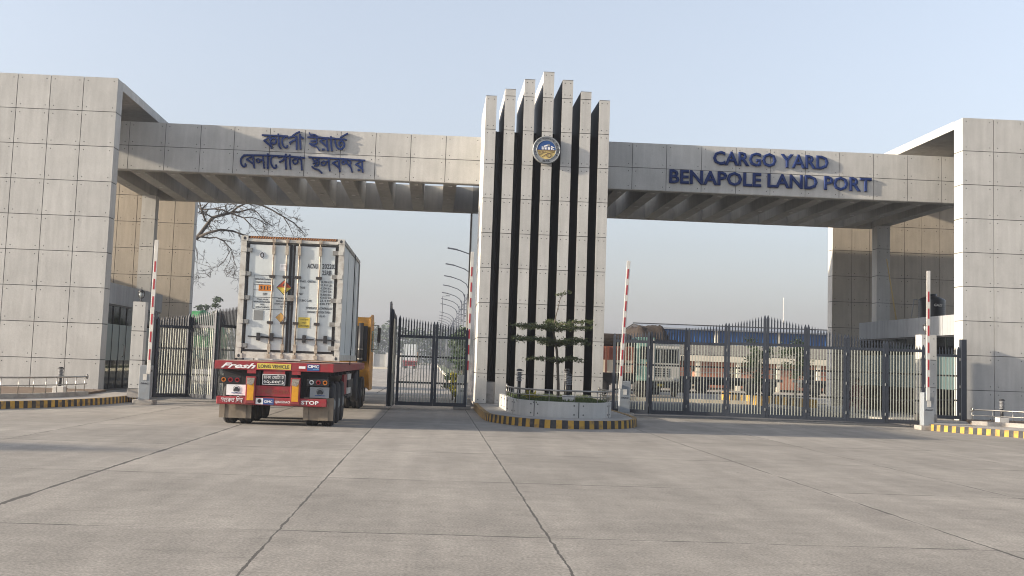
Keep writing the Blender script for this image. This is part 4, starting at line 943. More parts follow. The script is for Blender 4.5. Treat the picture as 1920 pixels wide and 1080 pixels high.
# lettering and placards
mb = MB()
def T(s, x, z, h, wd=None, al='L', m=INK, b=.012): text_mb(mb, s, CX0+x, yd, CZ0+z, h, m, width=wd, align=al, depth=.002, bold=b)
T('ACNU', 1.58, 2.18, .115, .25, b=.02); T('202203', 1.93, 2.185, .115, .33, b=.02); T('1', 2.325, 2.19, .10, b=.02); T('25RB', 1.935, 2.03, .115, .22, b=.02)
mb.tube([(CX0+2.30, yd, CZ0+2.175), (CX0+2.38, yd, CZ0+2.175), (CX0+2.38, yd, CZ0+2.31), (CX0+2.30, yd, CZ0+2.31), (CX0+2.30, yd, CZ0+2.175)], .004, INK, 4)
for s, z in (('MAX. GROSS', 1.84), ('TARE', 1.69), ('NET', 1.54), ('CUBIC CAP.', 1.385)): T(s, 1.42 if s != 'MAX. GROSS' else 1.43, z, .05, {'MAX. GROSS': .36, 'TARE': .13, 'NET': .10, 'CUBIC CAP.': .30}[s])
for s, z in (('24,000 KG', 1.84), ('52,910 LB', 1.765), ('4,200 KG', 1.69), ('9,260 LB', 1.62), ('19,800 KG', 1.54), ('43,650 LB', 1.47), ('23.4 M³', 1.395), ('830 FT³', 1.32)): T(s, 2.17, z, .05, .26, 'R')
T('TEMPERATURE CONTROLLED', 1.90, 1.21, .055, .62, 'C'); T('ORGANIC PEROXIDE TYPE F', 1.90, 1.12, .05, .54, 'C'); T('LIQUID', 1.98, 1.03, .045, .15, 'C')
T('2W', .56, 1.50, .06, .10, b=.02)
for z, wd, s in ((1.86, .40, 'TEMPERATURE CONTROLLED'), (1.79, .36, 'ORGANIC PEROXIDE'), (1.385, .26, 'TOXIC IN AIR'), (1.325, .40, 'HARMFUL BY INHALATION'), (1.26, .1, 'AVOID'), (1.20, .32, 'CONTACT SURFACES')): T(s, .56, z, .035, wd, 'C')
for z, wd, s in ((1.42, .26, 'SPECIAL NOTICE'), (1.355, .32, 'READ DATA BEFORE'), (1.29, .40, 'LOADING OR UNLOADING'), (1.225, .14, 'TO SHIP')): T(s, 1.05, z, .035, wd, 'C')
mb.build('lettering', cn)
mb = MB()
def line(pts, wd=.004):
    for i in range(len(pts)-1):
        a, b = pts[i], pts[i+1]; mb.beam((CX0+a[0], yd, CZ0+a[1]), (CX0+b[0], yd, CZ0+b[1]), .003, wd*2, INK)
line([(.34, 1.97), (1.29, 1.97), (1.29, 1.17), (.34, 1.17), (.34, 1.97)]); line([(.34, 1.75), (.78, 1.75)]); line([(.34, 1.45), (1.29, 1.45)]); line([(.34, 1.62), (.5, 1.62)])
mb.build('label_border', cn)
mb = MB(); mb.box(CX0+.46, CX0+.80, yd-.001, yd+.003, CZ0+1.60, CZ0+1.745, ORNG); text_mb(mb, '3119', CX0+.485, yd-.003, CZ0+1.635, .085, INK, width=.30, depth=.001, bold=.03); mb.build('orange_number_plate', cn)
mb = MB(); cx, cz, rr = CX0+1.06, CZ0+1.70, .185
P4 = lambda r_: [(cx-r_, cz), (cx, cz-r_), (cx+r_, cz), (cx, cz+r_)]
mb.poly([(x, yd, z) for x, z in P4(rr)], INK); mb.poly([(cx-rr+.02, yd-.002, cz+.0), (cx+rr-.02, yd-.002, cz), (cx, yd-.002, cz+rr-.02)], REDO); mb.poly([(cx-rr+.02, yd-.002, cz-.004), (cx, yd-.002, cz-rr+.02), (cx+rr-.02, yd-.002, cz-.004)], YELS)
mb.poly([(cx+u, yd-.003, cz+.02+v) for u, v in ((-.03, .01), (-.04, .04), (-.02, .06), (-.01, .1), (.015, .06), (.035, .05), (.03, .01))], INK); text_mb(mb, '5.2', cx, yd-.003, cz-.13, .04, INK, align='C', depth=.001); mb.build('flammable_placard', cn)
mb = MB(); cx, cz = CX0+1.01, CZ0+.985; mb.poly([(x, yd, z) for x, z in P4(.12)], BR); mb.poly([(x, yd-.002, z) for x, z in P4(.112)], mat('ochre', (.48, .28, .08), .6)); mb.build('small_placard', cn)
mb = MB(); mb.box(CX0+.38, CX0+.60, yd-.001, yd+.003, CZ0+.91, CZ0+1.14, PLATE); mb.build('grey_plate', cn)
mb = MB(); mb.box(CX0+1.43, CX0+1.70, yd-.001, yd+.003, CZ0+.76, CZ0+1.01, YELS)
for k, s in enumerate(('CAUTION', 'HIGH', 'CONTAINER')): text_mb(mb, s, CX0+1.565, yd-.003, CZ0+.94-k*.075, .036, INK, align='C', width=(.18, .1, .23)[k], depth=.001, bold=.01)
mb.build('caution_sticker', cn)
mb = MB(); cx, cz = CX0+.50, CZ0+2.45
mb.poly([(cx+.065*math.cos(k*PI/10), yd, cz+.085*math.sin(k*PI/10)) for k in range(20)], INKW); mb.tube([(cx+.035*math.cos(k*PI/8), yd-.002, cz+.055*math.sin(k*PI/8)) for k in range(17)], .012, INK, 5)
mb.build('round_sticker', cn); mb = MB(); mb.box(CX0+.93, CX0+1.10, yd, yd+.002, CZ0+2.10, CZ0+2.26, INKW)
for k in range(4): mb.box(CX0+.95, CX0+1.07, yd-.002, yd, CZ0+2.13+k*.03, CZ0+2.135+k*.03, PLATE)
mb.build('notice_sticker', cn)
mb = MB(); mb.tube([(CX1-.012, CY0+3.8, CZ0-.1), (CX1+.004, CY0+3.8, CZ0+.5), (CX1+.004, CY0+3.8, CZ1-.02)], .014, BLACKM, 6); mb.box(CX1-.029, CX1-.026, CY0+.35, CY0+.43, CZ0+.85, CZ0+1.35, INK); mb.build('power_cable', cn)

# ================================================================== ROOF ITEMS
wt = thing('water_tank', (20.15, 47, 3.93), 'black ribbed plastic water tank on the right guardhouse roof', 'water tank')
mb = MB(); pr = [(.5, 0)]
for k in range(9): pr += [(.54, .04+k*.085), (.515, .08+k*.085)]
pr += [(.54, .82), (.5, .88), (.3, .98), (.2, 1.0), (.2, 1.07), (.19, 1.09)]
mb.lathe(pr, (20.15, 47, 3.93), TANK, 28); mb.build('tank_body', wt)
mb = MB(); text_mb(mb, 'GAZI', 20.16, 46.40, 4.5, .10, WHITE, width=.34, align='C', bold=.02, slant=.2); mb.build('lettering', wt)
mb = MB(); mb.tube([(19.55, 47, 4.78), (19.42, 47, 4.78), (19.2, 46.8, 3.93)], .025, PLATE, 6); mb.build('pipe', wt)
bp_ = MB(); bp_.tube([(19.5, 49, 3.9), (19.05, 49.0, 6.6)], [.035, .025], BRASS, 8); tag(bp_.build('bamboo_pole'), 'slanting pale yellow pole behind the right boom barrier', 'pole')

# ================================================================== SMALL FIGURES AND CHAIRS
def chair_obj(x, y, z, rz, label):
    t = thing('plastic_chair', (0, 0, 0), label, 'chair', 'maroon plastic chairs')
    mb = MB(); mb.box(-.23, .23, -.22, .22, .42, .45, MAROON); mb.build('seat', t, bevel=.015)
    mb = MB()
    for k in range(5): mb.beam((-.18+k*.09, .22, .45), (-.19+k*.095, .30, .82), .05, .015, MAROON)
    mb.tube([(-.24, .21, .5), (-.22, .3, .82), (0, .33, .87), (.22, .3, .82), (.24, .21, .5)], .02, MAROON, 6); mb.build('backrest', t)
    mb = MB()
    for s in (-1, 1): mb.tube([(s*.25, .22, .62), (s*.27, -.1, .66), (s*.25, -.22, .6), (s*.24, -.22, .43)], .02, MAROON, 6)
    mb.build('armrests', t)
    for sx in (-1, 1):
        for sy in (-1, 1): mb = MB(); mb.tube([(sx*.2, sy*.19, .43), (sx*.25, sy*.24, 0)], [.03, .02], MAROON, 6); mb.build('leg', t)
    t.location = (x, y, z); t.rotation_euler = (0, 0, rz); return t
c1 = chair_obj(-12.0, 43.0, .15, R(70), 'maroon plastic chair nearest the left glass door')
c2 = copy_tree(c1, (-12.1, 44.0, .15), R(100), 'maroon plastic chair further inside the left guardhouse')
c3 = copy_tree(c1, (16.75, 46.0, .15), R(10), 'maroon plastic chair behind the closed gate under the seated person')

def person(name, loc, J, label, clothes, rotz=0):
    """one skinned body; J: dict of joints"""
    V = {}; verts = []; edges = []; rad = []
    def add(n, p, r): V[n] = len(verts); verts.append(p); rad.append(r)
    for n, (p, r) in J['v'].items(): add(n, p, r)
    for a, b in J['e']: edges.append((V[a], V[b]))
    me = bpy.data.meshes.new('body'); me.from_pydata(verts, edges, [])
    t = thing(name, (0, 0, 0), label, 'person')
    o = bpy.data.objects.new('body', me); col.objects.link(o); o.parent = t
    sk_ = o.modifiers.new('skin', 'SKIN')
    lay = me.skin_vertices[0] if me.skin_vertices else None
    if lay is None:
        bm = bmesh.new(); bm.from_mesh(me); bm.verts.layers.skin.verify(); bm.to_mesh(me); bm.free(); lay = me.skin_vertices[0]
    for i, r in enumerate(rad): lay.data[i].radius = (r[0], r[1]) if isinstance(r, tuple) else (r, r); lay.data[i].use_root = (i == 0)
    sb = o.modifiers.new('sub', 'SUBSURF'); sb.levels = 1; sb.render_levels = 2
    me.materials.append(clothes)
    hx, hy, hz = J['head']
    mb = MB(); pr = []
    for k in range(11):
        a = -PI/2+PI*k/10; pr.append((max(.004, .083*math.cos(a)*(1 if a > 0 else .92)), .115*math.sin(a)))
    mb.lathe(pr, (hx, hy, hz), SKIN, 14); mb.xzprism([(hx-.012, hz-.03), (hx+.012, hz-.03), (hx, hz+.02)], hy-.10, hy-.07, SKIN)
    for s in (-1, 1): mb.box(hx+s*.032-.011, hx+s*.032+.011, hy-.084, hy-.07, hz+.005, hz+.017, INK); mb.obox((hx+s*.085, hy, hz), (.008, 0, 0), (0, .02, 0), (0, 0, .028), SKIN)
    mb.box(hx-.022, hx+.022, hy-.082, hy-.07, hz-.055, hz-.048, MAROON)
    for (px, py, pz, fx_, fy_, fz_) in J['hands']:
        p = Vector((px, py, pz)); d = Vector((fx_, fy_, fz_)).normalized(); sd = d.orthogonal().normalized()
        mb.obox(p+d*.04, d*.045, sd*.038, d.cross(sd)*.014, SKIN)
        for k in range(4): q = p+d*.08+sd*(-.028+k*.019); mb.tube([q, q+d*.04, q+d*(.06+.008*(1.5-abs(k-1.5)))+d.cross(sd)*.02], [.009, .008, .006], SKIN, 5)
        mb.tube([p+sd*.036+d*.02, p+sd*.06+d*.05, p+sd*.062+d*.075], [.011, .009, .007], SKIN, 5)
    mb.build('head_and_hands', t)
    mb = MB(); pr = [(.09, .03), (.094, .06), (.085, .1), (.05, .128), (.01, .135)]; mb.lathe([(r_, z_) for r_, z_ in pr], (hx, hy+.008, hz-.0), HAIR, 14); mb.obox((hx, hy+.06, hz+.02), (.075, 0, 0), (0, .035, 0), (0, 0, .07), HAIR); mb.build('hair', t)
    for nm, zf in (('trousers', None),):
        pass
    mb = MB()
    for (px, py, pz) in J['feet']: mb.obox((px, py-.06, pz+.035), (.045, 0, 0), (0, .12, 0), (0, 0, .035), BLACKM)
    mb.build('shoes', t, bevel=.015)
    t.location = loc; t.rotation_euler = (0, 0, rotz); return t
stand = dict(v={'pelvis': ((0, 0, .93), (.15, .11)), 'waist': ((0, 0, 1.06), (.135, .10)), 'chest': ((0, 0, 1.28), (.17, .12)), 'neckb': ((0, .01, 1.44), (.08, .07)), 'neck': ((0, .0, 1.51), (.05, .05)),
    'shl': ((-.19, 0, 1.39), .062), 'ell': ((-.25, .02, 1.13), .045), 'wrl': ((-.24, -.06, .88), .032), 'shr': ((.19, 0, 1.39), .062), 'elr': ((.25, .02, 1.13), .045), 'wrr': ((.24, -.06, .88), .032),
    'hil': ((-.1, 0, .86), .095), 'knl': ((-.11, -.01, .49), .062), 'anl': ((-.12, .02, .09), .043), 'hir': ((.1, 0, .86), .095), 'knr': ((.12, -.02, .49), .062), 'anr': ((.13, .0, .09), .043)},
    e=[('pelvis', 'waist'), ('waist', 'chest'), ('chest', 'neckb'), ('neckb', 'neck'), ('chest', 'shl'), ('shl', 'ell'), ('ell', 'wrl'), ('chest', 'shr'), ('shr', 'elr'), ('elr', 'wrr'), ('pelvis', 'hil'), ('hil', 'knl'), ('knl', 'anl'), ('pelvis', 'hir'), ('hir', 'knr'), ('knr', 'anr')],
    head=(0, -.01, 1.62), hands=[(-.24, -.06, .87, 0, -.1, -1), (.24, -.06, .87, 0, -.1, -1)], feet=[(-.12, .0, 0), (.13, -.02, 0)])
person('person', (-9.72, 43.2, .15), stand, 'person in dark clothes standing behind the bars of the left gate', CLOTH, R(15))
sit = dict(v={'pelvis': ((0, .06, .56), (.16, .12)), 'waist': ((0, .09, .70), (.14, .11)), 'chest': ((0, .09, .92), (.17, .12)), 'neckb': ((0, .06, 1.08), (.08, .07)), 'neck': ((0, .03, 1.15), (.05, .05)),
    'shl': ((-.19, .06, 1.03), .06), 'ell': ((-.25, .02, .80), .045), 'wrl': ((-.17, -.2, .66), .032), 'shr': ((.19, .06, 1.03), .06), 'elr': ((.25, .02, .80), .045), 'wrr': ((.17, -.2, .66), .032),
    'hil': ((-.11, 0, .55), .09), 'knl': ((-.14, -.40, .53), .065), 'anl': ((-.14, -.38, .09), .043), 'hir': ((.11, 0, .55), .09), 'knr': ((.14, -.40, .53), .065), 'anr': ((.15, -.40, .09), .043)},
    e=stand['e'], head=(0, .0, 1.26), hands=[(-.17, -.2, .655, .1, -1, -.3), (.17, -.2, .655, -.1, -1, -.3)], feet=[(-.14, -.40, 0), (.15, -.42, 0)])
person('person', (16.75, 46.0, .15), sit, 'person in dark clothes sitting on a chair behind the closed gate', CLOTHM, R(10))

# ================================================================== BEYOND THE GATE
# street lamps
def lamp_post(Yv, label):
    x = 3.15
    t = thing('street_lamp', (x, Yv, 0), label, 'street lamp', 'double armed street lamps along the inner road')
    mb = MB()
    for s in (-1, 1): mb.tube([(x+s*.13, Yv, 0), (x+s*.13, Yv, 8.7)], .05, LAMP, 6)
    k = .8
    while k < 8.7: mb.box(x-.13, x+.13, Yv-.03, Yv+.03, k, k+.09, LAMP); k += .62
    mb.build('pole', t)
    for s in (-1, 1):
        mb = MB(); mb.tube([(x+s*.1, Yv, 8.3), (x+s*.35, Yv, 8.85), (x+s*.9, Yv, 9.2), (x+s*1.6, Yv, 9.42), (x+s*2.0, Yv, 9.5)], [.045, .045, .04, .04, .04], LAMP, 6); a = mb.build('arm', t)
        mb = MB(); mb.obox((x+s*2.1, Yv, 9.52), (.36, 0, .05*s), (0, .11, 0), (0, 0, .045), LAMP); mb.build('lamp_head', a)
    return t
lp0 = lamp_post(83, 'double armed street lamp nearest behind the gate tower'); prev = lp0
ORD = 'second third fourth fifth sixth seventh eighth ninth tenth eleventh twelfth thirteenth fourteenth fifteenth sixteenth'.split()
for k in range(1, 16):
    yv = 83+13.6*k+(14 if k > 6 else 0)
    copy_tree(lp0, (3.15, yv, 0), None, 'double armed street lamp, the %s one counted from the gate tower' % ORD[k-1])
mb = MB(); mb.tube([(1.5, 260, 0), (1.5, 260, 15.8), (2.6, 260, 16.0)], .09, LAMP, 6); mb.box(2.2, 3.1, 259.8, 260.2, 15.9, 16.05, LAMP); tag(mb.build('lamp_pole'), 'thin single lamp pole far down the inner road', 'street lamp')
mb = MB(); mb.tube([(44.8, 150, 0), (44.8, 150, 11.3)], [.07, .04], WHITE, 8); tag(mb.build('mast'), 'thin pale mast rising above the blue shed', 'mast')
# median
mb = MB(); K = [(1.3, 56), (1.25, 420)]
mb.box(1.3, 1.5, 56, 420, 0, .2, CREAM); mb.box(6.6, 6.8, 56, 420, 0, .2, CREAM); tag(mb.build('median_kerb'), 'pale kerbs edging the planted median behind the gate', 'kerb')
mb = MB(); mb.box(1.5, 6.6, 56, 420, -.01, .16, mat('median_grass', (.09, .11, .04), .95, var=.4, scale=2)); tag(mb.build('median_lawn'), kind='structure')
def shrub(x, y, z, r_, h, n, label, m, name='shrub', size=.07, trunk=True, cat='shrub', group=None):
    t = thing(name, (x, y, z), label, cat, group); rr = random.Random(int(x*31+y*7))
    mb = MB(); cl = []
    for k in range(max(6, int(n/160))):
        a = rr.uniform(0, 2*PI); q = rr.uniform(0, 1)**.5*r_*.8; zz = z+h*rr.uniform(.3, .95); f = 1-abs((zz-z)/h-.6)*.7
        cl.append((x+q*f*math.cos(a), y+q*f*math.sin(a), zz))
    leafcloud(mb, cl, n, r_*.2, size, m, .8, rr); mb.build('crown', t)
    mb = MB(); mb.tube([(x, y, z), (x+.03, y, z+h*.35), (x, y, z+h*.7)], [r_*.09, r_*.06, r_*.03], TRUNK, 6)
    for c in cl[:8]: mb.tube([(x+.03, y, z+h*.35), c], [r_*.035, r_*.01], TRUNK, 4)
    mb.build('trunk', t); return t
shrub(.92, 46.6, 0, .34, 1.25, 900, 'yellow green shrub just behind the right leaf of the middle gate', LEAFY, size=.06)
shrub(.85, 49.5, 0, .4, 1.2, 900, 'dark green shrub behind the yellow green one', LEAFD, size=.06)
for k, (x, y, h) in enumerate(((2.5, 76, 3.6), (2.5, 85, 3.3), (2.4, 95, 4.0), (2.6, 107, 4.2), (2.6, 122, 4.2), (2.6, 142, 4.6))):
    shrub(x, y, .16, 1.1, h, 2200, 'bushy green tree in the median, %s' % ('nearest the gate', 'second from the gate', 'third from the gate', 'fourth from the gate', 'fifth from the gate', 'farthest from the gate')[k], LEAFD, 'median_tree', .13, cat='tree', group='bushy trees in the median')
# far boundary wall, left of the inner road
bw = thing('boundary_wall', (-30, 250, 0), 'long pale boundary wall with posts far across the inner yard', 'wall')
mb = MB(); mb.box(-70, -6, 250, 250.3, 0, 2.6, mat('far_wall', (.36, .36, .34), .9, var=.2, scale=.3)); mb.build('wall', bw)
mb = MB()
for k in range(22): mb.box(-70+k*3, -69.5+k*3, 249.8, 250.4, 0, 3.0, WHITE)
split_build(mb, 'post', bw)
sheet('inner_yard_pavement', -90, -22, 56, 249, .001, PAVE2)
mb = MB(); mb.box(-60, -7, 195, 196, 0, .25, CREAM); tag(mb.build('far_kerb'), 'low pale kerb in front of the far boundary wall', 'kerb')
# distant truck
dt = thing('container_truck', (-4.4, 228, 0), 'distant truck with white box driving away down the inner road', 'truck')
mb = MB(); mb.box(-5.65, -3.2, 225, 231, 1.5, 4.6, BOXW); mb.build('container', dt)
mb = MB(); mb.box(-5.75, -3.1, 224, 236, 1.25, 1.5, REDT); mb.box(-5.6, -3.2, 224.1, 224.3, .5, .75, REDT); mb.box(-5.1, -3.7, 224.3, 236, .7, 1.25, UNDER); mb.box(-5.6, -3.2, 224.2, 224.4, .85, 1.2, mat('far_red', (.2, .03, .03), .6)); mb.build('trailer', dt)
mb = MB(); mb.box(-5.6, -3.2, 236, 238, .7, 3.2, CABY); mb.build('cab', dt)
for y in (225.2, 226.5, 236.5):
    for x in (-5.3, -3.5): wheel(x, y, .5, .5, dt)

# far wood
def far_wood(y0, x0, x1, hgt, n, seed, label):
    r_ = random.Random(seed); mb = MB(); x = x0
    while x < x1:
        h = hgt(x)*r_.uniform(.72, 1.12); wd = h*r_.uniform(.28, .45); yy = y0+r_.uniform(0, 28); cl = []
        for k in range(16):
            a = r_.uniform(0, 2*PI); e = r_.uniform(-.6, 1.4); q = r_.uniform(.5, 1)
            cl.append((x+wd*q*math.cos(a)*math.cos(e), yy+wd*q*math.sin(a)*math.cos(e), h*.62+h*.36*q*math.sin(e)))
        for k in range(8): cl.append((x+r_.uniform(-wd, wd), yy+r_.uniform(-wd, wd), h*r_.uniform(.05, .45)))
        leafcloud(mb, cl, n, wd*.26, .75, LEAFF, .8, r_); x += wd*r_.uniform(.5, .95)
    o = mb.build('distant_wood'); tag(o, label, 'trees', kind='stuff')
far_wood(400, -110, 40, lambda x: 15.5-.05*max(0, x+40), 330, 3, 'hazy green belt of trees beyond the inner road')
# trees left of the truck
for k, (x, y, h, r_, n, lab) in enumerate(((-25.2, 138, 8.6, .95, 500, 'slim sparse tree standing tallest above the left gate'), (-22.5, 150, 7.0, 1.3, 900, 'small round tree just left of the container'), (-30.2, 155, 8.0, 1.1, 700, 'small dark tree beside the left portal'))):
    shrub(x, y, 0, r_, h, n, lab, LEAFD, 'small_tree', .2, cat='tree')
# bare tree
bt = thing('bare_tree', (-17.6, 80, 0), 'large leafless tree rising behind the left portal', 'tree')
rr = random.Random(11); tm, bmb = MB(), MB()
tm.tube([(-17.9, 80, 0), (-17.7, 80, 3.5), (-17.1, 80, 5.8), (-16.55, 80, 7.6)], [.42, .36, .32, .27], BARKD, 10); tm.build('trunk', bt)
def xz(pxx, pyy): # picture-measured branch points, all at 80 m
    return None
S_ = lambda a: (-16.27+(a[0]-172)/6.354*80/2213*1.0, a[1]/1.0)
def bp2(pts):   # crop coordinates -> metres in the tree's own plane, with depth wobble
    out = []
    for i, (u, v) in enumerate(pts):
        px = 340+u/6.354; py = 370+v/6.354
        d = r2*((px-933.1)/2213.2)-u2*((py-477.7)/2213.2)+fwd; t_ = 80/d.y
        out.append(Vector((d.x*t_, 80+rr.uniform(-.5, .5)*min(i, 2), d.z*t_+CAM_H)))
    return out
mains = [([(172, 500), (235, 420), (290, 290), (380, 240), (470, 215), (580, 185), (690, 130), (790, 60)], .19, .07),
 ([(580, 185), (690, 180), (790, 150), (860, 150), (930, 200), (1020, 310), (1100, 350)], .09, .02),
 ([(600, 195), (740, 240), (830, 240), (930, 270), (1000, 320), (1060, 330)], .07, .018), ([(740, 240), (810, 310), (870, 380), (930, 460)], .06, .018),
 ([(790, 60), (950, 90), (1080, 150), (1220, 240), (1340, 300), (1420, 380), (1480, 440)], .09, .02), ([(1220, 240), (1280, 330), (1340, 450)], .05, .015),
 ([(210, 470), (330, 425), (480, 395), (600, 395), (740, 440), (830, 470)], .14, .05), ([(230, 470), (330, 480), (430, 485), (520, 530), (590, 620), (650, 760), (680, 860)], .08, .02),
 ([(430, 485), (560, 530), (660, 550)], .04, .012), ([(590, 620), (500, 760), (430, 830), (330, 820), (190, 780)], .035, .012), ([(600, 650), (570, 760), (510, 880), (560, 950), (670, 960)], .03, .01),
 ([(160, 560), (190, 680), (190, 780), (155, 910), (200, 950)], .04, .012), ([(290, 280), (240, 160), (200, 60), (190, -60)], .09, .05), ([(380, 240), (300, 200), (190, 190)], .05, .03),
 ([(560, 190), (480, 140), (380, 130), (240, 130), (190, 120)], .08, .05), ([(240, 140), (280, 80), (340, 20)], .06, .03), ([(350, 120), (350, 40), (420, 0)], .04, .02), ([(400, 130), (520, 110), (600, 60)], .04, .02),
 ([(600, 230), (650, 300), (700, 310)], .03, .01), ([(370, 260), (480, 310), (570, 280)], .03, .01), ([(790, 60), (850, -40), (900, -120)], .08, .04), ([(1080, 120), (1170, 150), (1290, 240), (1360, 260)], .03, .01),
 ([(330, 330), (380, 400)], .03, .02), ([(1180, 240), (1160, 330), (1180, 400), (1230, 440)], .03, .01), ([(870, 380), (950, 410), (1000, 460)], .03, .01)]
def twig(p, d, L_, r_, dep):
    q = p+d*L_; mpt = p+d*L_*.5+Vector((rr.gauss(0, 1), rr.gauss(0, 1), rr.gauss(0, 1)))*L_*.07
    bmb.tube([p, mpt, q], [r_, r_*.8, r_*.55], BARKD, 4, cap=False)
    if dep <= 0: return
    for k in range(rr.choice((2, 2, 3))):
        nd = (d+Vector((rr.gauss(0, .55), rr.gauss(0, .5), rr.gauss(-.05, .5)))).normalized(); s = rr.uniform(.4, 1)
        twig(p+(q-p)*s, nd, L_*rr.uniform(.5, .8), max(.008, r_*.6), dep-1)
for pts, ra, rb in mains:
    P = bp2(pts); n = len(P); bmb.tube(P, [.78*(ra+(rb-ra)*i/(n-1)) for i in range(n)], BARKD, 7)
    for i in range(n-1):
        d0 = (P[i+1]-P[i]); cnt = 2 if i < 2 else 4
        for k in range(cnt):
            p = P[i].lerp(P[i+1], rr.random()); side = Vector((rr.gauss(0, 1), rr.gauss(0, .7), rr.gauss(-.1, 1))).normalized()
            twig(p, (d0.normalized()*.7+side*.8).normalized(), rr.uniform(.28, .65), max(.012, rb*.55), 3 if i > n/3 else 2)
bmb.build('branches', bt)

# green tarpaulin lorry behind left gate
def lorry(name, X0, X1, Y_, Ln, label, tarpm, side, cabm, loadh=3.9, cab_front=True, boxz=1.3, group=None):
    cx = (X0+X1)/2
    t = thing(name, (cx, Y_+Ln/2, 0), label, 'truck', group)
    yb = Y_+(2.1 if cab_front else 0)
    mb = MB(); mb.box(X0, X1, yb, yb+Ln-2.1, boxz, boxz+1.25, side)
    n = 14
    for k in range(n): yy = yb+(Ln-2.1)*(k+.5)/n; mb.box(X0-.03, X0-.001, yy-.04, yy+.04, boxz, boxz+1.3, side); mb.box(X1+.001, X1+.03, yy-.04, yy+.04, boxz, boxz+1.3, side)
    for k in range(6): xx = X0+(X1-X0)*(k+.5)/6; mb.box(xx-.03, xx+.03, yb-.03, yb-.001, boxz, boxz+1.3, side)
    mb.build('cargo_body', t)
    # lumpy tarpaulin
    mb = MB(); nx, ny = 14, 16; r_ = random.Random(int(X0*10)); b = len(mb.v)
    hh = [[0]*(ny+1) for _ in range(nx+1)]
    for i in range(nx+1):
        for j in range(ny+1):
            u = i/nx; v = j/ny; e = min(1, 4.5*min(u, 1-u))**.5*min(1, 5*min(v, 1-v)+.3)**.5
            z = boxz+1.1+(loadh-boxz-1.1)*e*(1+.05*math.sin(9*u+5*v))+r_.uniform(-.07, .07)*e
            mb.v.append((X0-.05+(X1-X0+.1)*u+r_.uniform(-.03, .03), yb-.05+(Ln-2.0)*v, z))
    for i in range(nx):
        for j in range(ny): q = b+i*(ny+1)+j; mb.face([q, q+ny+1, q+ny+2, q+1], tarpm, .5, True)
    for j in range(ny+1): pass
    mb.box(X0-.02, X1+.02, yb-.02, yb+Ln-2.08, boxz+.6, boxz+1.16, tarpm); mb.build('tarpaulin_load', t)
    mb = MB(); mb.box(X0+.5, X1-.5, Y_+.3, Y_+Ln, .75, boxz-.01, UNDER); mb.build('chassis', t)
    if cab_front:
        mb = MB(); mb.box(X0+.05, X1-.05, Y_, Y_+1.9, .85, 3.05, cabm); c = mb.build('cab', t, bevel=.09)
        mb = MB(); w2 = (X1-X0)/2-.2; mb.box(cx-w2, cx-.06, Y_-.012, Y_, 1.95, 2.72, GLASSD); mb.box(cx+.06, cx+w2, Y_-.012, Y_, 1.95, 2.72, GLASSD); mb.build('windscreen', c)
        mb = MB()
        for k in range(4): mb.box(cx-.55, cx+.55, Y_-.02, Y_, 1.18+k*.13, 1.25+k*.13, BLACKM)
        for k in range(4): mb.box(cx-.42+k*.26, cx-.38+k*.26, Y_-.03, Y_-.021, 1.15, 1.68, cabm)
        mb.build('grille', c)
        mb = MB(); mb.box(X0+.05, X1-.05, Y_-.15, Y_-.02, .52, .86, UNDER); mb.box(cx-.2, cx+.2, Y_-.165, Y_-.151, .6, .75, YELS); mb.build('front_bumper', t)
        for s in (-1, 1):
            mb = MB(); mb.lathe([(.09, -.02), (.09, .02)], (cx+s*.85, Y_-.02, 1.05), WLENS, 12, 'y'); mb.build('headlight', c)
            mb = MB(); mb.box(cx+s*1.32-.08, cx+s*1.32+.08, Y_+.1, Y_+.15, 1.8, 2.4, BLACKM); mb.build('side_mirror', c)
        mb = MB(); mb.box(X0+.1, X1-.1, Y_-.06, Y_+.2, 2.78, 2.86, WHITE); mb.box(cx-.9, cx+.9, Y_-.1, Y_+.0, 3.1, 3.3, BLACKM); mb.build('sun_visor', c)
    for yy in ((Y_+1.0,) if cab_front else ())+(Y_+Ln-1.5, Y_+Ln-2.8):
        for s in (-1, 1): wheel(cx+s*((X1-X0)/2-.2), yy, .5, .3, t)
    return t
lorry('lorry', -14.2, -11.7, 62, 8, 'lorry with a bright green tarpaulin behind the folded left gate', TARPG, mat('teal_side', (.10, .16, .14), .7), CABY, loadh=3.75, cab_front=False)
t1 = lorry('lorry', 11.85, 14.35, 68, 9, 'white fronted lorry facing the closed gate with tarpaulin covered load', TARP, mat('rust_side', (.20, .09, .06), .7), WHITE, loadh=4.15)
mb = MB(); text_mb(mb, 'TATA', 13.1, 67.985, 1.74, .10, INK, width=.5, align='C', bold=.02); mb.build('front_lettering', t1)
lorry('lorry', 8.4, 10.9, 72, 9, 'red brown lorry under a grey tarpaulin seen beside the right barrier arm', TARP, mat('red_side', (.28, .09, .06), .7), CREAM, loadh=4.2)
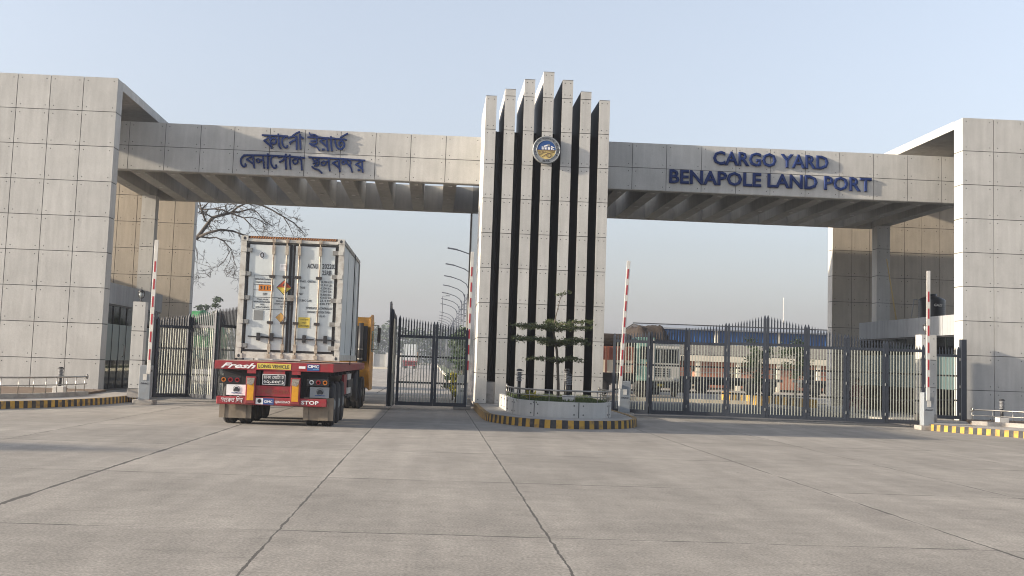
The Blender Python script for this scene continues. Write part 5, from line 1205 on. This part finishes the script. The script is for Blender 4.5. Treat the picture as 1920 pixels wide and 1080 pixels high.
# open sided lorry parked sideways between them
lo = thing('lorry', (10.6, 66, 0), 'cream and red lorry standing side on behind the right boom barrier', 'truck')
mb = MB(); mb.box(7.3, 11.0, 64.6, 67, 2.0, 2.75, mat('red_side2', (.25, .08, .05), .8, var=.2)); mb.box(7.3, 11.0, 64.57, 67, 1.35, 2.0, CREAM)
for k in range(8): mb.box(7.4+k*.5, 7.5+k*.5, 64.52, 64.565, 1.3, 2.75, mat('brown_rib', (.15, .06, .04), .8))
mb.build('cargo_body', lo)
mb = MB(); mb.box(7.35, 10.95, 64.7, 66.9, 2.76, 3.45, TARP); mb.build('tarpaulin_load', lo, bevel=.25)
mb = MB(); mb.box(11.15, 12.2, 64.6, 66.9, .9, 3.3, mat('cab_green', (.16, .30, .26), .5)); c = mb.build('cab', lo, bevel=.06)
mb = MB(); mb.box(11.35, 11.95, 64.58, 64.597, 2.1, 2.8, GLASSD); mb.build('side_window', c); mb = MB(); mb.box(11.7, 12.0, 64.56, 64.596, 1.7, 1.95, ORNG); mb.box(12.02, 12.14, 64.56, 64.596, .95, 3.2, WHITE); mb.build('door_panel', c)
mb = MB(); mb.box(7.4, 12.1, 65, 66.6, .7, 1.3, UNDER); mb.build('chassis', lo)
for x in (8.0, 9.2, 11.5):
    mb = MB(); mb.lathe([(.3, -.15), (.48, -.15), (.5, -.1), (.5, .1), (.48, .15), (.3, .15)], (x, 64.9, .5), TYRE, 20, 'y'); mb.build('wheel', lo)

# warehouse with blue side
wh = thing('warehouse', (45, 118, 0), 'long warehouse with blue wall cladding and pale roof behind the gate', 'warehouse')
mb = MB(); mb.box(20.3, 90, 110, 110.3, 3.9, 5.45, BLUE)
for k in range(140): mb.box(20.4+k*.5, 20.5+k*.5, 109.94, 109.999, 3.9, 5.45, BLUE)
mb.build('wall_cladding', wh)
mb = MB(); mb.poly([(19.9, 109.7, 5.47), (90, 109.7, 5.47), (90, 118, 6.05), (19.9, 118, 6.05)], ROOFG); mb.poly([(19.9, 118, 6.05), (90, 118, 6.05), (90, 126, 5.47), (19.9, 126, 5.47)], ROOFG); mb.box(19.9, 90, 109.6, 109.7, 5.35, 5.49, ROOFG); mb.box(19.9, 90, 117.9, 118.1, 6.07, 6.16, BLACKM); mb.build('roof', wh)
mb = MB(); mb.xzprism([(0, 0)]*0 or [(19.95, 5.3), (19.95, 5.3), (20, 5.4)], 110, 110.1, BLACKM)
mb.v.clear(); mb.f.clear(); mb.m.clear(); mb.t.clear(); mb.sm.clear()
mb.poly([(20.0, 110, 5.3), (20.0, 126, 5.3), (20.0, 118, 6.0)], mat('gable', (.02, .02, .024), .8))
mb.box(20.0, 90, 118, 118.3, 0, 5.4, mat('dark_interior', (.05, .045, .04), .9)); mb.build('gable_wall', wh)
mb = MB()
for k in range(12): mb.box(20.3+k*6, 20.6+k*6, 109.8, 110.1, 0, 5.4, CREAM)
split_build(mb, 'post', wh)
# lower canopy building with brick wall
cb2 = thing('loading_shed', (40, 100, 0), 'low loading shed with cream fascia and red brick wall', 'shed')
mb = MB(); n = 170
for k in range(n):
    a = 18.2+k*.36; mb.hexa([(a, 98, 2.86), (a+.2, 98, 2.9), (a+.2, 108, 4.0), (a, 108, 3.96), (a, 98, 2.89), (a+.2, 98, 2.94), (a+.2, 108, 4.04), (a, 108, 4.0)], ASB, rnd.random())
mb.poly([(18, 98, 2.85), (80, 98, 2.85), (80, 108, 3.95), (18, 108, 3.95)], ASB); mb.build('roof', cb2)
mb = MB(); mb.box(18, 80, 97.7, 98, 2.35, 2.84, CREAM); mb.build('fascia', cb2)
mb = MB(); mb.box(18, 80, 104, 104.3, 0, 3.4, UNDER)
rb = random.Random(21)
for k in range(18):
    a = 18.85+k*3.4
    if rb.random() < .9: mb.box(a, a+rb.uniform(2.0, 3.05), 98.3, 98.5, .2, 2.34, BRICK)
    mb.box(a-.3, a+3.1, 98.25, 98.32, 1.95, 2.34, BRICK)
mb.build('brick_wall', cb2)
mb = MB()
for k in range(18): mb.box(18.5+k*3.4, 18.8+k*3.4, 97.8, 98, 0, 2.35, CREAM)
split_build(mb, 'post', cb2)
mb = MB(); rr2 = random.Random(8)
for k in range(60):
    x = 18.5+k*1.0; z = rr2.uniform(.2, .9); mb.box(x, x+rr2.uniform(.5, 1.1), 99.5+rr2.uniform(0, 2), 102, z, z+rr2.uniform(.3, 1.3), rr2.choice((BRICK, BRICK, TARP, CREAM, UNDER)))
tag(mb.build('stacked_goods'), 'jumbled goods stacked in the shade of the low loading shed', 'goods', kind='stuff')
# dark parked trailers in the yard
def flat_trailer(x0, x1, y, label):
    t = thing('parked_trailer', ((x0+x1)/2, y+1.2, 0), label, 'trailer', 'dark low trailers parked in the yard')
    mb = MB(); mb.box(x0, x1, y, y+2.4, .95, 1.15, UNDER); mb.box(x0+.2, x1-.2, y+.7, y+1.7, .6, .95, UNDER); mb.build('deck', t)
    mb = MB(); 
    for k in range(int((x1-x0)/1.2)): mb.box(x0+.1+k*1.2, x0+.16+k*1.2, y-.01, y+.05, 1.15, 1.5, PLATE)
    mb.box(x0, x1, y, y+.05, 1.45, 1.5, PLATE); mb.build('side_rail', t)
    for x in (x0+1, x0+2.2, x1-2.2, x1-1):
        mb = MB(); mb.lathe([(.3, -.15), (.48, -.15), (.5, -.1), (.5, .1), (.48, .15), (.3, .15)], (x, y+.2, .5), TYRE, 18, 'y'); mb.build('wheel', t)
flat_trailer(16.6, 24.5, 82, 'dark low trailer parked left of the gate peak'); flat_trailer(26.5, 37, 84, 'dark low trailer parked right of the gate peak')
# striped barrier wall in the yard
kb = MB(); a, b = Vector((15.7, 64)), Vector((13.9+2.6, 51.9)); n = 26
a, b = Vector((15.3, 63)), Vector((16.4, 50.5))
for k in range(n):
    p, q = a+(b-a)*k/n, a+(b-a)*(k+1)/n; kb.hexa([(p.x, p.y, 0), (q.x, q.y, 0), (q.x+.25, q.y, 0), (p.x+.25, p.y, 0), (p.x+.03, p.y, .52), (q.x+.03, q.y, .52), (q.x+.22, q.y, .52), (p.x+.22, p.y, .52)], YEL if k % 2 else BLK)
tag(kb.build('striped_barrier_wall'), 'low yellow and black striped barrier wall behind the closed gate', 'barrier wall')
mb = MB(); mb.box(6.9, 60, 58.4, 58.65, 0, .16, CREAM); tag(mb.build('yard_kerb'), 'long pale kerb crossing the yard behind the closed gate', 'kerb')
for k, (x, y, h, lab) in enumerate(((19.5, 70, 3.6, 'thin young tree behind the middle of the closed gate'), (22.3, 72, 4.7, 'taller thin young tree behind the gate peak'), (25.6, 72, 4.4, 'thin young tree right of the gate peak'), (27.5, 69, 3.4, 'dark young tree next to the right portal'))):
    shrub(x, y, 0, 1.0, h, 2000, lab, LEAFD, 'young_tree', .085, cat='tree', group='young trees in the yard')

shrub(-27.6, 16.6, 0, 1.25, 6.9, 1500, 'unseen leafy tree added left of the forecourt to shade it', LEAF, 'unseen_shade_tree', .16, cat='tree')  # out-of-view tree, crown shaped to throw a soft shadow band on the pavement
# ------------------------------------------------------------------ haze
hz = MB(); hz.box(-760, 760, -80, 960, -1.2, 40, CONC); ho = hz.build('haze'); tag(ho, 'pale warm haze filling the air over the port', 'haze', kind='stuff')
hm = bpy.data.materials.new('haze_air'); hm.use_nodes = True; N = hm.node_tree.nodes; N.remove(N['Principled BSDF'])
pv = N.new('ShaderNodeVolumePrincipled'); pv.inputs['Density'].default_value = .0006; pv.inputs['Color'].default_value = (.66, .71, .82, 1); pv.inputs['Anisotropy'].default_value = .2
hm.node_tree.links.new(pv.outputs[0], N['Material Output'].inputs['Volume'])
ho.data.materials.clear(); ho.data.materials.append(hm)
